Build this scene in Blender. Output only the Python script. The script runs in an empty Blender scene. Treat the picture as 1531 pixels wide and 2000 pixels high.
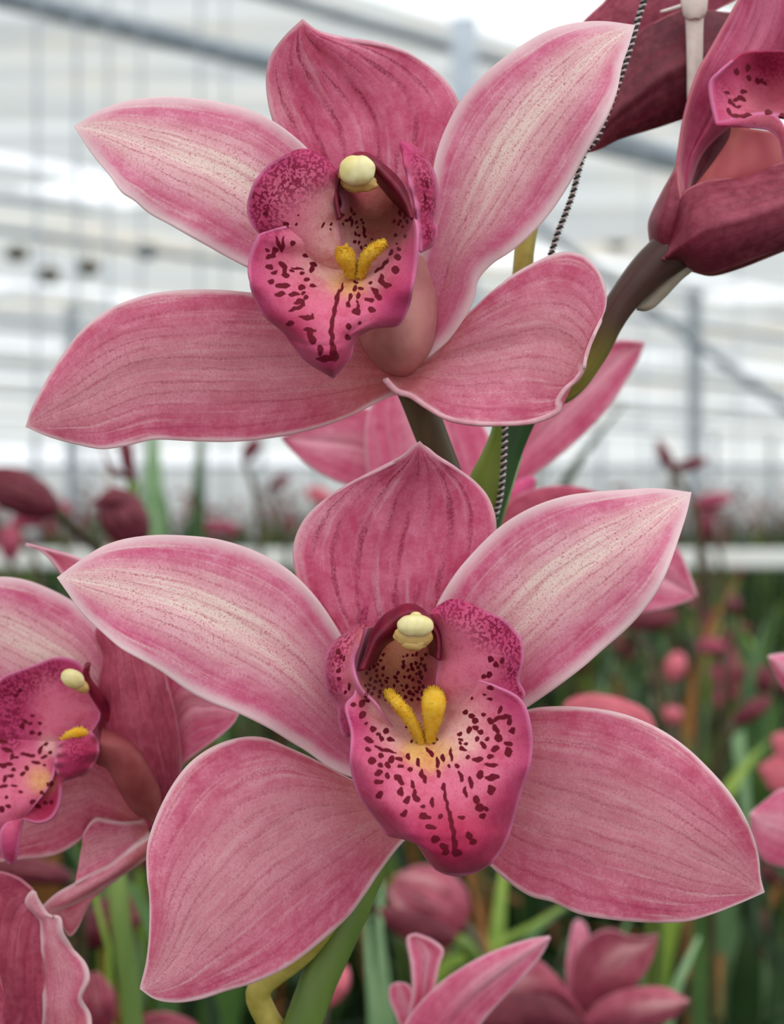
import bpy, bmesh, math, random
import numpy as np
from mathutils import Vector, noise as mnoise
random.seed(7)
PI = math.pi
SC = bpy.context.scene
COL = SC.collection
F = 3600.0; CX = 765.5; CY = 1000.0
CAMZ = 1.35
PX = 0.31/F                      # metres per pixel at the focus distance
EXPO = 0.27

def W(px, py, Y):                # a point of the place from its place in the photo and its distance
    return Vector(((px-CX)/F*Y, Y, CAMZ-(py-CY)/F*Y))

# ------------------------------------------------------------------ materials
def lin(c):
    return tuple(((x/255)/12.92 if x/255 <= .04045 else ((x/255+.055)/1.055)**2.4) for x in c)

class NT:
    def __init__(s, name):
        s.m = bpy.data.materials.new(name); s.m.use_nodes = True
        s.t = s.m.node_tree; s.t.nodes.clear()
        s.out = s.n('ShaderNodeOutputMaterial')
    def n(s, typ, **kw):
        nd = s.t.nodes.new(typ)
        for k, v in kw.items(): setattr(nd, k, v)
        return nd
    def put(s, sock, v):
        if v is None: return
        if hasattr(v, 'is_output'): s.t.links.new(v, sock)
        else:
            if isinstance(v, tuple) and len(v) == 3 and sock.type == 'RGBA': v = v+(1,)
            sock.default_value = v
    def math(s, op, a, b=None, c=None, clamp=False):
        nd = s.n('ShaderNodeMath', operation=op, use_clamp=clamp)
        for i, v in enumerate((a, b, c)): 
            if v is not None: s.put(nd.inputs[i], v)
        return nd.outputs[0]
    def mix(s, f, a, b, mode='MIX'):
        nd = s.n('ShaderNodeMix', data_type='RGBA', blend_type=mode); nd.clamp_factor = True
        s.put(nd.inputs[0], f); s.put(nd.inputs[6], a); s.put(nd.inputs[7], b)
        return nd.outputs[2]
    def step(s, v, a, b, lo=0.0, hi=1.0):
        nd = s.n('ShaderNodeMapRange', interpolation_type='SMOOTHSTEP')
        s.put(nd.inputs[0], v); s.put(nd.inputs[1], a); s.put(nd.inputs[2], b); s.put(nd.inputs[3], lo); s.put(nd.inputs[4], hi)
        return nd.outputs[0]
    def noise(s, vec, scale, detail=2.0, rough=.5, dist=0.0):
        nd = s.n('ShaderNodeTexNoise'); s.put(nd.inputs['Vector'], vec)
        nd.inputs['Scale'].default_value = scale; nd.inputs['Detail'].default_value = detail
        nd.inputs['Roughness'].default_value = rough; nd.inputs['Distortion'].default_value = dist
        return nd.outputs[0]
    def attr(s, name):
        nd = s.n('ShaderNodeAttribute', attribute_name=name); return nd
    def comb(s, x, y, z):
        nd = s.n('ShaderNodeCombineXYZ'); s.put(nd.inputs[0], x); s.put(nd.inputs[1], y); s.put(nd.inputs[2], z); return nd.outputs[0]
    def finish(s, col, trans=.3, rough=.55, spec=.25, bump=None, bstr=.2, bdist=.0003, sheen=0):
        p = s.n('ShaderNodeBsdfPrincipled')
        s.put(p.inputs['Base Color'], col); s.put(p.inputs['Roughness'], rough)
        p.inputs['Specular IOR Level'].default_value = spec
        if sheen: p.inputs['Sheen Weight'].default_value = sheen
        nrm = None
        if bump is not None:
            b = s.n('ShaderNodeBump'); b.inputs['Strength'].default_value = bstr; b.inputs['Distance'].default_value = bdist
            s.put(b.inputs['Height'], bump); nrm = b.outputs[0]; s.put(p.inputs['Normal'], nrm)
        sh = p.outputs[0]
        if trans:
            t = s.n('ShaderNodeBsdfTranslucent'); s.put(t.inputs[0], col)
            if nrm: s.put(t.inputs['Normal'], nrm)
            mx = s.n('ShaderNodeMixShader'); mx.inputs[0].default_value = trans
            s.t.links.new(sh, mx.inputs[1]); s.t.links.new(t.outputs[0], mx.inputs[2]); sh = mx.outputs[0]
        s.t.links.new(sh, s.out.inputs[0])
        return s.m

def petal_mat(name, pink, deep, pale, rimc, pale_amt=0.0, pale_w=.22, pale_from=.3, veins=11, vein_amt=.5, speck=.5, rimw=1.6, seed=0.0, base_dark=.3, trans=.38, mottle=.5, tan=0.0, base=.75, rims=.6, vcol=(150, 34, 62)):
    s = NT(name)
    uv = s.n('ShaderNodeUVMap', uv_map='UVMap')
    sep = s.n('ShaderNodeSeparateXYZ'); s.put(sep.inputs[0], uv.outputs[0])
    u, v = sep.outputs[0], sep.outputs[1]
    obj = s.n('ShaderNodeTexCoord').outputs['Object']
    rim = s.attr('rim').outputs['Fac']
    # broad mottling
    n1 = s.noise(obj, 170, 3, .6)
    streak = s.noise(s.comb(s.math('MULTIPLY', u, 2.2), s.math('MULTIPLY', v, 16.0), seed), 1.0, 3, .65)
    col = s.mix(s.math('ADD', s.math('MULTIPLY', s.step(n1, .35, .68), .7), s.math('MULTIPLY', s.step(s.noise(obj, 700, 3, .6), .4, .62), .35), clamp=True), deep, pink)
    col = s.mix(s.math('MULTIPLY', s.step(streak, .5, .72), .65*mottle+.15), col, deep)
    col = s.mix(s.math('MULTIPLY', s.step(streak, .5, .3), .8*mottle), col, pale)
    # pale band along the midrib
    dv = s.math('ABSOLUTE', s.math('SUBTRACT', v, .5))
    band = s.math('MULTIPLY', s.step(dv, pale_w, pale_w*.15), s.step(u, pale_from, min(1, pale_from+.35)))
    bn = s.math('ADD', s.math('MULTIPLY', s.step(streak, .35, .62), .75), .35)
    col = s.mix(s.math('MULTIPLY', s.math('MULTIPLY', band, bn), pale_amt, clamp=True), col, pale)
    # veins
    wob = s.noise(s.comb(s.math('MULTIPLY', u, 3.0), s.math('MULTIPLY', v, 4.0), seed+3), 1.0, 3, .6)
    sv = s.math('ABSOLUTE', s.math('SINE', s.math('MULTIPLY', s.math('ADD', s.math('MULTIPLY', v, float(veins)), s.math('MULTIPLY', wob, 1.5)), PI)))
    vein = s.step(sv, .86, 1.0)
    vb = s.noise(s.comb(s.math('MULTIPLY', u, 5.0), s.math('MULTIPLY', v, 9.0), seed+9), 1.0, 2, .5)
    vein = s.math('MULTIPLY', vein, s.step(vb, .32, .6))
    rfar = s.step(rim, rimw*.8, rimw*2.6)
    vein = s.math('MULTIPLY', vein, rfar)
    fine = s.noise(obj, 2600, 2, .6)
    col = s.mix(s.math('MULTIPLY', s.math('MULTIPLY', vein, vein_amt), s.step(fine, .38, .62, .25, 1)), col, lin(vcol))
    # base of the petal
    col = s.mix(s.math('MULTIPLY', s.step(u, base, .0), base_dark), col, deep)
    if tan: col = s.mix(s.math('MULTIPLY', s.step(u, .32, .05), tan), col, lin((205, 140, 110)))
    # grain and specks
    col = s.mix(s.math('MULTIPLY', s.math('MULTIPLY', s.step(fine, .42, .66), .5*mottle), s.math('SUBTRACT', 1.0, s.math('MULTIPLY', band, .6*min(1, pale_amt*1.2)))), col, deep)
    col = s.mix(s.math('MULTIPLY', s.step(s.noise(obj, 1500, 2, .6), .52, .3), .12*mottle), col, pale)
    sp = s.noise(obj, 3400, 1, .5)
    spm = s.math('ADD', s.math('MULTIPLY', band, pale_amt*.6), s.math('MULTIPLY', s.step(n1, .4, .6), .35))
    col = s.mix(s.math('MULTIPLY', s.math('MULTIPLY', s.step(sp, .6, .68), spm), speck), col, lin((190, 70, 84)))
    # pale margin
    rw = s.math('ADD', s.math('MULTIPLY', s.noise(obj, 260, 2), .9), rim)
    col = s.mix(s.math('MULTIPLY', s.step(rw, rimw*1.25+.3, .62), rims), col, rimc)
    bump = s.math('SUBTRACT', s.math('MULTIPLY', fine, .12), s.math('MULTIPLY', vein, .35))
    return s.finish(col, trans, .5, .22, bump, .25, .0003)

PK = dict(
 pink=lin((232, 134, 168)), deep=lin((208, 82, 122)), pale=lin((240, 205, 208)), rimc=lin((250, 228, 228)))
M = {}
M['dorsal'] = petal_mat('dorsal_sepal_pink', lin((246,150,182)), lin((220,94,132)), lin((250,206,214)), PK['rimc'], .05, veins=9, vein_amt=.9, speck=.4, rimw=1.0, seed=1, base_dark=.15, mottle=.7)
M['petal'] = petal_mat('petal_pale_centre', lin((244,164,192)), lin((222,102,144)), lin((252,232,222)), PK['rimc'], 1.0, .38, .02, vcol=(184, 72, 98), veins=13, vein_amt=.55, speck=.75, rims=.85, rimw=2.3, seed=5, base_dark=.8, base=.55, mottle=.8)
M['sepal'] = petal_mat('sepal_rose', lin((242,154,178)), lin((216,96,130)), lin((248,204,206)), PK['rimc'], .55, .42, .0, vcol=(172,50,80), veins=13, vein_amt=.45, speck=.55, rimw=.95, rims=.8, seed=12, base_dark=.25, mottle=.85, tan=.5)
M['soft'] = petal_mat('petal_soft_pink', lin((248,152,184)), lin((230,104,146)), lin((254,220,224)), lin((252,228,232)), .5, .3, .2, veins=8, vein_amt=.35, speck=.1, rimw=.9, seed=21, base_dark=.4, mottle=.4)
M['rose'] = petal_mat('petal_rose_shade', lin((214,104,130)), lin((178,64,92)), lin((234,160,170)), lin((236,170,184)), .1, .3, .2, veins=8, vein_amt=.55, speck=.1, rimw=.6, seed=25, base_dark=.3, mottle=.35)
M['maroon'] = petal_mat('petal_back_maroon', lin((128,58,68)), lin((88,30,42)), lin((140,72,80)), lin((180,100,104)), .1, .3, .2, veins=6, vein_amt=.4, speck=.0, rimw=.35, seed=31, base_dark=.5, trans=.06, mottle=.3)
M['back'] = petal_mat('petal_back_rose', lin((166,76,94)), lin((124,42,60)), lin((190,104,118)), lin((206,124,130)), .1, .3, .2, veins=7, vein_amt=.4, speck=.0, rimw=.5, seed=33, base_dark=.6, trans=.1, mottle=.3)
M['blush'] = petal_mat('petal_blush_blurred', lin((196,100,118)), lin((150,58,78)), lin((230,170,170)), lin((214,140,150)), .8, .25, .3, veins=5, vein_amt=.3, speck=.0, rimw=.5, seed=35, base_dark=.8, trans=.12, mottle=.3)
M['petT'] = petal_mat('petal_deep_pink', lin((222,104,144)), lin((190,66,104)), lin((236,160,184)), lin((226,140,150)), .35, .3, .3, veins=9, vein_amt=.4, speck=.2, rimw=.9, seed=37, base_dark=.6, trans=.2, mottle=.5)
M['budpink'] = petal_mat('bud_pink', lin((226,124,150)), lin((186,70,100)), lin((246,190,200)), lin((240,190,200)), .3, .3, .0, veins=5, vein_amt=.3, speck=.0, rimw=.3, seed=41, base_dark=.6, trans=.1, mottle=.25)
M['salmon'] = petal_mat('petal_salmon', lin((226,118,130)), lin((206,96,112)), lin((236,150,160)), lin((236,150,160)), .1, .3, .2, veins=5, vein_amt=.1, speck=.0, rimw=.4, seed=43, trans=.15, mottle=.2)

def lip_mat():
    s = NT('lip_spotted_magenta')
    c = s.attr('col').outputs['Color']
    sp = s.attr('spot').outputs['Fac']; dots = s.attr('dots').outputs['Fac']; rim = s.attr('rim').outputs['Fac']
    obj = s.n('ShaderNodeTexCoord').outputs['Object']
    uv = s.n('ShaderNodeUVMap', uv_map='UVMap').outputs[0]
    g = s.noise(obj, 420, 3, .6); fine = s.noise(obj, 2600, 2, .6)
    col = s.mix(s.step(g, .42, .75, 0, .45), c, s.mix(1.0, c, lin((225, 110, 160)), 'MULTIPLY'))
    col = s.mix(s.step(fine, .45, .7, 0, .3), col, s.mix(1.0, col, lin((222, 150, 175)), 'MULTIPLY'))
    vr = s.n('ShaderNodeTexNoise'); s.put(vr.inputs['Vector'], obj); vr.inputs['Scale'].default_value = 1850; vr.inputs['Detail'].default_value = 1.0
    d = s.math('MULTIPLY', s.step(vr.outputs[0], .47, .54), s.math('POWER', dots, .7))
    col = s.mix(d, col, lin((140, 22, 62)))
    col = s.mix(s.step(rim, .75, .1, 0, .75), col, lin((226, 130, 172)))
    edge = s.math('ADD', sp, s.math('MULTIPLY', s.math('SUBTRACT', fine, .5), .35))
    col = s.mix(s.step(edge, .38, .62), col, lin((112, 8, 34)))
    return s.finish(col, .22, .6, .15, s.math('ADD', g, s.math('MULTIPLY', fine, .3)), .3, .0005, sheen=.1)
M['lip'] = lip_mat()

def plain(name, c1, c2, scale=200, trans=0, rough=.5, spec=.3, bstr=.2, stretch=None, detail=3):
    s = NT(name)
    obj = s.n('ShaderNodeTexCoord').outputs['Object']
    if stretch:
        mp = s.n('ShaderNodeMapping'); s.put(mp.inputs[0], obj); mp.inputs['Scale'].default_value = stretch; obj = mp.outputs[0]
    n = s.noise(obj, scale, detail, .6)
    return s.finish(s.mix(s.step(n, .3, .7), lin(c1), lin(c2)), trans, rough, spec, n, bstr, .0005)
M['column'] = plain('column_maroon', (130,24,50), (96,12,34), 300, 0, .45)
M['colpink'] = plain('column_tip_pink', (215,120,130), (190,80,95), 300)
M['anther'] = plain('anther_cream', (242,230,176), (226,208,132), 260, .1, .45)
M['stigma'] = plain('stigma_yellow', (222,186,118), (198,150,84), 260, .1, .4)
M['callus'] = plain('callus_yellow', (255,216,84), (252,196,48), 900, .35, .8, .1)
M['pouch'] = plain('lip_base_blush', (218,152,144), (198,124,124), 120, .25, .5)
M['stem'] = plain('stem_green', (112,134,64), (84,108,46), 60, 0, .45, .3, stretch=(1,1,.15))
M['stemdk'] = plain('stem_olive', (92,84,58), (66,56,42), 120, 0, .45, .3, stretch=(1,1,.2))
M['stemyl'] = plain('stem_yellow_green', (196,180,92), (160,146,64), 150, .05, .45)
M['leaf'] = plain('leaf_green', (86,120,58), (50,84,38), 14, .2, .42, .4)
M['leafpale'] = plain('leaf_pale_green', (150,182,132), (110,148,96), 14, .2, .4, .4)
M['leafdk'] = plain('leaf_dark_green', (48,74,34), (26,46,22), 14, .15, .42, .4)
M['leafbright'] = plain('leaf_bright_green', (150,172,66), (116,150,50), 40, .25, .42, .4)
M['bract'] = plain('bract_papery', (206,196,176), (176,160,138), 200, .2, .6)
M['bractbr'] = plain('bract_brown', (170,116,60), (140,88,44), 60, .2, .6)
M['plastic'] = plain('white_plastic', (236,222,210), (222,204,194), 300, .15, .4)
M['black'] = plain('wire_black', (26,34,36), (16,20,24), 500, 0, .3, .5)
M['white'] = plain('wire_white', (226,214,206), (206,190,184), 500, 0, .4, .4)
M['pot'] = plain('pot_dark_plastic', (42,42,40), (30,30,30), 30, 0, .5)
M['soil'] = plain('ground_soil', (52,54,36), (26,30,20), 6, 0, .95, .05, .6)
M['metal'] = plain('galvanised_steel', (206,214,222), (186,196,206), 8, 0, .5, .4)
M['metaldk'] = plain('truss_steel', (184,194,204), (168,180,192), 8, 0, .5, .4)
M['rail'] = plain('rail_white', (250,249,244), (242,240,232), 8, 0, .5)
def cloth(name='shade_cloth', lift=0):
    s = NT(name)
    obj = s.n('ShaderNodeTexCoord').outputs['Object']
    mp = s.n('ShaderNodeMapping'); s.put(mp.inputs[0], obj); mp.inputs['Scale'].default_value = (.12, 2.2, 1)
    n = s.noise(mp.outputs[0], 1.0, 4, .6); n2 = s.noise(obj, .35, 3, .6)
    c = s.mix(s.step(n, .3, .7), lin((208,209,208)), lin((230,231,230)))
    c = s.mix(s.step(n2, .45, .75, 0, .5), c, lin((238,228,212)))
    if lift: c = s.mix(lift, c, (1, 1, 1))
    d = s.n('ShaderNodeBsdfDiffuse'); s.put(d.inputs[0], c)
    t = s.n('ShaderNodeBsdfTranslucent'); s.put(t.inputs[0], c)
    mx = s.n('ShaderNodeMixShader'); mx.inputs[0].default_value = .86
    s.t.links.new(d.outputs[0], mx.inputs[1]); s.t.links.new(t.outputs[0], mx.inputs[2]); s.t.links.new(mx.outputs[0], s.out.inputs[0])
    return s.m
M['cloth'] = cloth(); M['panel'] = cloth('wall_panel', .85)

# ------------------------------------------------------------------ object helpers
def tag(o, label=None, cat=None, group=None, kind=None):
    if label: o['label'] = label
    if cat: o['category'] = cat
    if group: o['group'] = group
    if kind: o['kind'] = kind
    return o
def thing(name, label, cat, loc=(0,0,0), group=None):
    o = bpy.data.objects.new(name, None); COL.objects.link(o); o.location = loc; o.empty_display_size = .01
    return tag(o, label, cat, group)

class Mesh:
    def __init__(s): s.v = []; s.f = []; s.uv = []; s.mi = []; s.at = {}
    def add(s, verts, faces, uvs=None, attrs=None, mi=0):
        b = len(s.v); n = len(verts)
        s.v += [tuple(p) for p in verts]; s.f += [tuple(i+b for i in f) for f in faces]
        s.mi += [mi]*len(faces)
        s.uv += list(uvs) if uvs is not None else [(0, 0)]*n
        attrs = attrs or {}
        for k in set(s.at) | set(attrs):
            d = s.at.setdefault(k, [0.0]*b)
            if len(d) < b: d += [0.0]*(b-len(d))
            d += list(attrs[k]) if k in attrs else ([0.0]*n)
    def build(s, name, mats, parent=None, thick=0, offset=-1.0, smooth=True, cols=None):
        loc = Vector(parent_loc(parent)) if parent else Vector((0,0,0))
        me = bpy.data.meshes.new(name)
        me.from_pydata([tuple(Vector(p)-loc) for p in s.v], [], s.f)
        uvl = me.uv_layers.new(name='UVMap')
        li = np.empty(len(me.loops), dtype=np.int32); me.loops.foreach_get('vertex_index', li)
        uvl.data.foreach_set('uv', np.array(s.uv, dtype=np.float32)[li].ravel())
        for k, d in s.at.items():
            if k == 'col':
                a = me.color_attributes.new('col', 'FLOAT_COLOR', 'POINT')
                dd = [(x if isinstance(x, tuple) else (1,1,1,1)) for x in d]
                a.data.foreach_set('color', np.array(dd, dtype=np.float32).ravel())
            else:
                a = me.attributes.new(k, 'FLOAT', 'POINT'); a.data.foreach_set('value', np.array(d, dtype=np.float32))
        for m in (mats if isinstance(mats, (list, tuple)) else [mats]): me.materials.append(m)
        me.polygons.foreach_set('material_index', s.mi)
        if smooth: me.polygons.foreach_set('use_smooth', [True]*len(me.polygons))
        me.update()
        o = bpy.data.objects.new(name, me); COL.objects.link(o)
        if parent: o.parent = parent
        if thick:
            md = o.modifiers.new('thickness', 'SOLIDIFY'); md.thickness = thick; md.offset = offset; md.use_even_offset = False
        return o
def parent_loc(p):
    l = Vector(p.location)
    while p.parent: p = p.parent; l = l+p.location
    return l

def spl(pts, n):
    P = [np.array(p, dtype=float) for p in pts]
    P = [2*P[0]-P[1]]+P+[2*P[-1]-P[-2]]
    out = []
    for i in range(1, len(P)-2):
        p0, p1, p2, p3 = P[i-1:i+3]
        t0 = 0.0; t1 = t0+max(1e-6, np.linalg.norm(p1-p0))**.5; t2 = t1+max(1e-6, np.linalg.norm(p2-p1))**.5; t3 = t2+max(1e-6, np.linalg.norm(p3-p2))**.5
        for k in range(12):
            t = t1+(t2-t1)*k/12
            a1 = (t1-t)/(t1-t0)*p0+(t-t0)/(t1-t0)*p1; a2 = (t2-t)/(t2-t1)*p1+(t-t1)/(t2-t1)*p2; a3 = (t3-t)/(t3-t2)*p2+(t-t2)/(t3-t2)*p3
            b1 = (t2-t)/(t2-t0)*a1+(t-t0)/(t2-t0)*a2; b2 = (t3-t)/(t3-t1)*a2+(t-t1)/(t3-t1)*a3
            out.append((t2-t)/(t2-t1)*b1+(t-t1)/(t2-t1)*b2)
    out.append(P[-2]); out = np.array(out)
    L = np.concatenate([[0], np.cumsum(np.linalg.norm(np.diff(out, axis=0), axis=1))])
    tt = np.linspace(0, L[-1], n)
    return np.stack([np.interp(tt, L, out[:, k]) for k in range(out.shape[1])], 1)

def prof(lst, t):               # smooth profile through evenly spaced values
    lst = list(lst) if isinstance(lst, (list, tuple)) else [lst, lst]
    if len(lst) == 1: lst = lst*2
    x = t*(len(lst)-1); i = min(int(x), len(lst)-2); f = x-i
    p = [lst[max(0, i-1)], lst[i], lst[i+1], lst[min(len(lst)-1, i+2)]]
    return .5*(2*p[1]+(p[2]-p[0])*f+(2*p[0]-5*p[1]+4*p[2]-p[3])*f*f+(3*p[1]-p[0]-3*p[2]+p[3])*f**3)

def grid_faces(nu, nv):
    return [(i*nv+j, i*nv+j+1, (i+1)*nv+j+1, (i+1)*nv+j) for i in range(nu-1) for j in range(nv-1)]

def ab(mesh, A, B, Y, mid=0, ea=0, eb=None, pw=2.0, nu=48, nv=25, rip=0, rf=5, groove=0, bow=0, mi=0, extra=None, noise_amp=.0, tilt=0):
    """surface between two side curves running from base to tip; fwd values in mm towards the viewer"""
    if eb is None: eb = ea
    a = spl(A, nu); b = spl(B, nu)
    tt = np.linspace(0, 1, nu)**.92
    V = []; UV = []; R = []; PXY = []
    tipped = np.linalg.norm(a[-1]-b[-1]) < 3; based = np.linalg.norm(a[0]-b[0]) < 3
    for i in range(nu):
        u = i/(nu-1)
        wpx = np.linalg.norm(a[i]-b[i])
        for j in range(nv):
            t = j/(nv-1); v = .5-.5*math.cos(PI*t)*.35-.5*(1-2*t)*.65
            v = min(1, max(0, v))
            s = 2*v-1
            p = a[i]*(1-v)+b[i]*v
            if bow: p = p+np.array([bow[0], bow[1]])*(1-s*s)*math.sin(PI*u)
            e = prof(ea, u) if s < 0 else prof(eb, u)
            fw = prof(mid, u)+e*abs(s)**pw
            if tilt: fw += tilt*s*min(1, u*3)*min(1, (1-u)*4)
            if groove: fw -= groove*math.exp(-(s/.12)**2)*math.sin(PI*min(1, u*1.02))**.6
            if rip: fw += rip*math.sin(rf*2*PI*u+(1.3 if s < 0 else 0))*abs(s)**3*min(1, (1-u)*6)
            q = W(p[0], p[1], Y-fw/1000)
            if noise_amp:
                k = mnoise.noise(Vector((u*5, v*3, Y*77)))*noise_amp/1000
                q.y += k
            V.append(q); UV.append((u, v)); PXY.append((p[0], p[1]))
            mm = Y/F*1000
            r = min(v, 1-v)*wpx*mm
            if tipped: r = min(r, np.linalg.norm(p-a[-1])*mm*.8+.05)
            if based: r = max(r, (1-u)**6*3)
            R.append(r)
    at = {'rim': R}
    if extra: at.update(extra(PXY, UV, R))
    mesh.add(V, grid_faces(nu, nv), UV, at, mi)
    return mesh

def cr(P, x):                   # Catmull-Rom of array P (n, ...) at float index x
    n = len(P); i = min(int(x), n-2); f = x-i
    p0 = P[i-1] if i > 0 else 2*P[0]-P[1]
    p3 = P[i+2] if i+2 < n else 2*P[n-1]-P[n-2]
    p1, p2 = P[i], P[i+1]
    return .5*(2*p1+(p2-p0)*f+(2*p0-5*p1+4*p2-p3)*f*f+(3*p1-p0-3*p2+p3)*f**3)

def net(mesh, rows, Y, nu, nv, mi=0, extra=None, ruf=0, top_open=True):
    R = np.array(rows, dtype=float); nr, nc, _ = R.shape
    V = []; UV = []; PXY = []
    for i in range(nu):
        u = i/(nu-1); row = cr(R, u*(nr-1))
        for j in range(nv):
            v = j/(nv-1); p = cr(row, v*(nc-1))
            fw = p[2]
            e = max(0, abs(2*v-1)-.7)/.3
            if ruf: fw += ruf*e*math.sin(u*31+(2 if v < .5 else 0)+math.sin(u*13)*1.5)
            V.append((p[0], p[1], fw)); UV.append((u, v))
    A = np.array(V).reshape(nu, nv, 3)
    mm = Y/F*1000
    dl = np.linalg.norm(A[:, :, :2]-A[:, :1, :2], axis=2); dr = np.linalg.norm(A[:, :, :2]-A[:, -1:, :2], axis=2)
    db = np.linalg.norm(A[:, :, :2]-A[-1:, :, :2], axis=2)
    rim = (np.minimum(np.minimum(dl, dr), db)*mm).ravel()
    PXY = [(x, y) for x, y, _ in V]
    at = {'rim': list(rim)}
    if extra: at.update(extra(PXY, UV, rim))
    mesh.add([W(x, y, Y-f/1000) for x, y, f in V], grid_faces(nu, nv), UV, at, mi)
    return mesh

def lipcols(spots, cps, dots=None, sig=28):
    """per-vertex lip pattern: its own pigment spots and its own colour zones"""
    S = np.array([(s+(0,))[:5] if len(s) < 5 else s for s in spots], dtype=float) if spots else np.zeros((0, 5))
    C = np.array([c[:2] for c in cps], dtype=float); CC = np.array([lin(c[2]) for c in cps]); CW = np.array([c[3] if len(c) > 3 else sig for c in cps], dtype=float)
    def fn(PXY, UV, R):
        P = np.array(PXY, dtype=float); x, y = P[:, 0], P[:, 1]
        out = {}
        val = np.zeros(len(P))
        wx = x+1.0*np.sin(y*.3+x*.1)+.5*np.sin(x*.43-y*.21); wy = y+1.0*np.sin(x*.29-y*.2)+.5*np.sin(y*.45+x*.2)
        for sx, sy, rx, ry, an in S:
            a = math.radians(an); dx, dy = wx-sx, wy-sy
            ex = (dx*math.cos(a)+dy*math.sin(a))/rx; ey = (-dx*math.sin(a)+dy*math.cos(a))/ry
            val = np.maximum(val, np.clip(.5+(1-np.sqrt(ex**2+ey**2))*min(rx,ry)/5.0+.17, 0, 1))
        out['spot'] = list(val)
        d2 = (x[:, None]-C[None, :, 0])**2+(y[:, None]-C[None, :, 1])**2
        w = np.exp(-d2/(2*CW[None, :]**2))+1e-9/(1+d2)
        col = (w@CC)/w.sum(1)[:, None]
        out['col'] = [tuple(c)+(1.0,) for c in col]
        dd = np.zeros(len(P))
        for (dx, dy, r, s) in (dots or []):
            dd = np.maximum(dd, s*np.clip(1.4-np.hypot(x-dx, y-dy)/r, 0, 1))
        out['dots'] = list(dd)
        return out
    return fn

def tube(mesh, pts, rad, seg=10, n=40, mi=0, flat=1.0, cap=True):
    """world-space tube; rad = list of radii"""
    P = spl([tuple(p) for p in pts], n); rad = rad if isinstance(rad, (list, tuple)) else [rad]
    V = []; UV = []; ref = Vector((0.3, -1, .2)).normalized()
    for i in range(n):
        t = Vector(P[min(n-1, i+1)]-P[max(0, i-1)]).normalized()
        a = t.cross(ref).normalized(); b = t.cross(a).normalized()
        r = prof(rad, i/(n-1)) if len(rad) > 1 else rad[0]
        for k in range(seg):
            th = 2*PI*k/seg
            V.append(Vector(P[i])+a*math.cos(th)*r+b*math.sin(th)*r*flat); UV.append((i/(n-1), k/seg))
    Fc = [(i*seg+k, i*seg+(k+1) % seg, (i+1)*seg+(k+1) % seg, (i+1)*seg+k) for i in range(n-1) for k in range(seg)]
    if cap:
        V += [Vector(P[0]), Vector(P[-1])]; UV += [(0, .5), (1, .5)]
        c0, c1 = n*seg, n*seg+1
        Fc += [(c0, (k+1) % seg, k) for k in range(seg)]+[(c1, (n-1)*seg+k, (n-1)*seg+(k+1) % seg) for k in range(seg)]
    mesh.add(V, Fc, UV, {'rim': [5.0]*len(V)}, mi); return mesh

def blob(mesh, c, rx, ry, rz, ang=0, groove=0, n=18, m=28, mi=0, tipx=0, lump=0, sq=1.0, seed=0):
    """rounded organic body; rx along its axis in the view plane, rz its depth"""
    V = []; UV = []
    ca, sa = math.cos(ang), math.sin(ang)
    for i in range(n+1):
        ph = PI*i/n
        for k in range(m):
            th = 2*PI*k/m
            x = math.cos(ph); y = math.sin(ph)*math.cos(th); z = math.sin(ph)*math.sin(th)
            sgn = lambda q, e: math.copysign(abs(q)**e, q)
            x, y, z = sgn(x, sq), sgn(y, sq), sgn(z, sq)
            r = 1.0
            if groove: r -= groove*math.exp(-(x/.16)**2)*max(0, -z+.25)
            if lump: r += lump*mnoise.noise(Vector((x*2+seed, y*2, z*2)))
            if tipx: 
                k2 = 1-tipx*max(0, x)**1.6; y *= k2; z *= k2; 
            X, Yy, Z = x*rx*r, y*ry*r, z*rz*r
            V.append(Vector(c)+Vector((X*ca-Yy*sa, Z, -(X*sa+Yy*ca)))); UV.append((1-i/n, k/m))
    Fc = [(i*m+k, (i+1)*m+k, (i+1)*m+(k+1) % m, i*m+(k+1) % m) for i in range(n) for k in range(m)]
    mesh.add(V, Fc, UV, {'rim': [6.0]*len(V)}, mi); return mesh

# ------------------------------------------------------------------ orchid flowers
TH = .0006
def tepal(name, root, A, B, Y, mat, label=None, th=TH, nu=90, nv=37, **kw):
    m = Mesh(); ab(m, A, B, Y, nu=nu, nv=nv, **kw)
    o = m.build(name, mat, root, thick=th, offset=0)
    if label: o['label'] = label
    return o

def zspots(ox, oy, s, lst):
    return [(ox+t[0]/s, oy+t[1]/s, t[2]/s, t[3]/s, (t[4] if len(t) > 4 else 0)) for t in lst]

def ridge(root, pts, Y, rad, name='callus_ridge', hairs=900, seed=1):
    m = Mesh(); rnd = random.Random(seed)
    P = [W(x, y, Y-f/1000) for x, y, f in pts]
    rr = [r*PX for r in rad]
    tube(m, P, rr, seg=16, n=40)
    C = spl([tuple(p) for p in P], 60)
    for k in range(hairs):
        i = rnd.randrange(1, 59); t = Vector(C[i+1 if i < 59 else i]-C[i-1]).normalized()
        r = prof(rr, i/59); th = rnd.uniform(0, 2*PI)
        a = t.cross(Vector((.3, -1, .2))).normalized(); b = t.cross(a).normalized()
        d = (a*math.cos(th)+b*math.sin(th)+t*rnd.uniform(-.5, .3)).normalized()
        if d.y > .5: continue
        base = Vector(C[i])+d*r*.85; tip = base+d*rnd.uniform(4.5, 8.5)*PX
        w = 1.5*PX; s1 = d.cross(t).normalized()*w; s2 = t*w
        m.add([base+s1, base-s1*.5+s2*.87, base-s1*.5-s2*.87, tip], [(0,1,3),(1,2,3),(2,0,3)], None, {'rim': [5.0]*4})
    return m.build(name, M['callus'], root)

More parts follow.
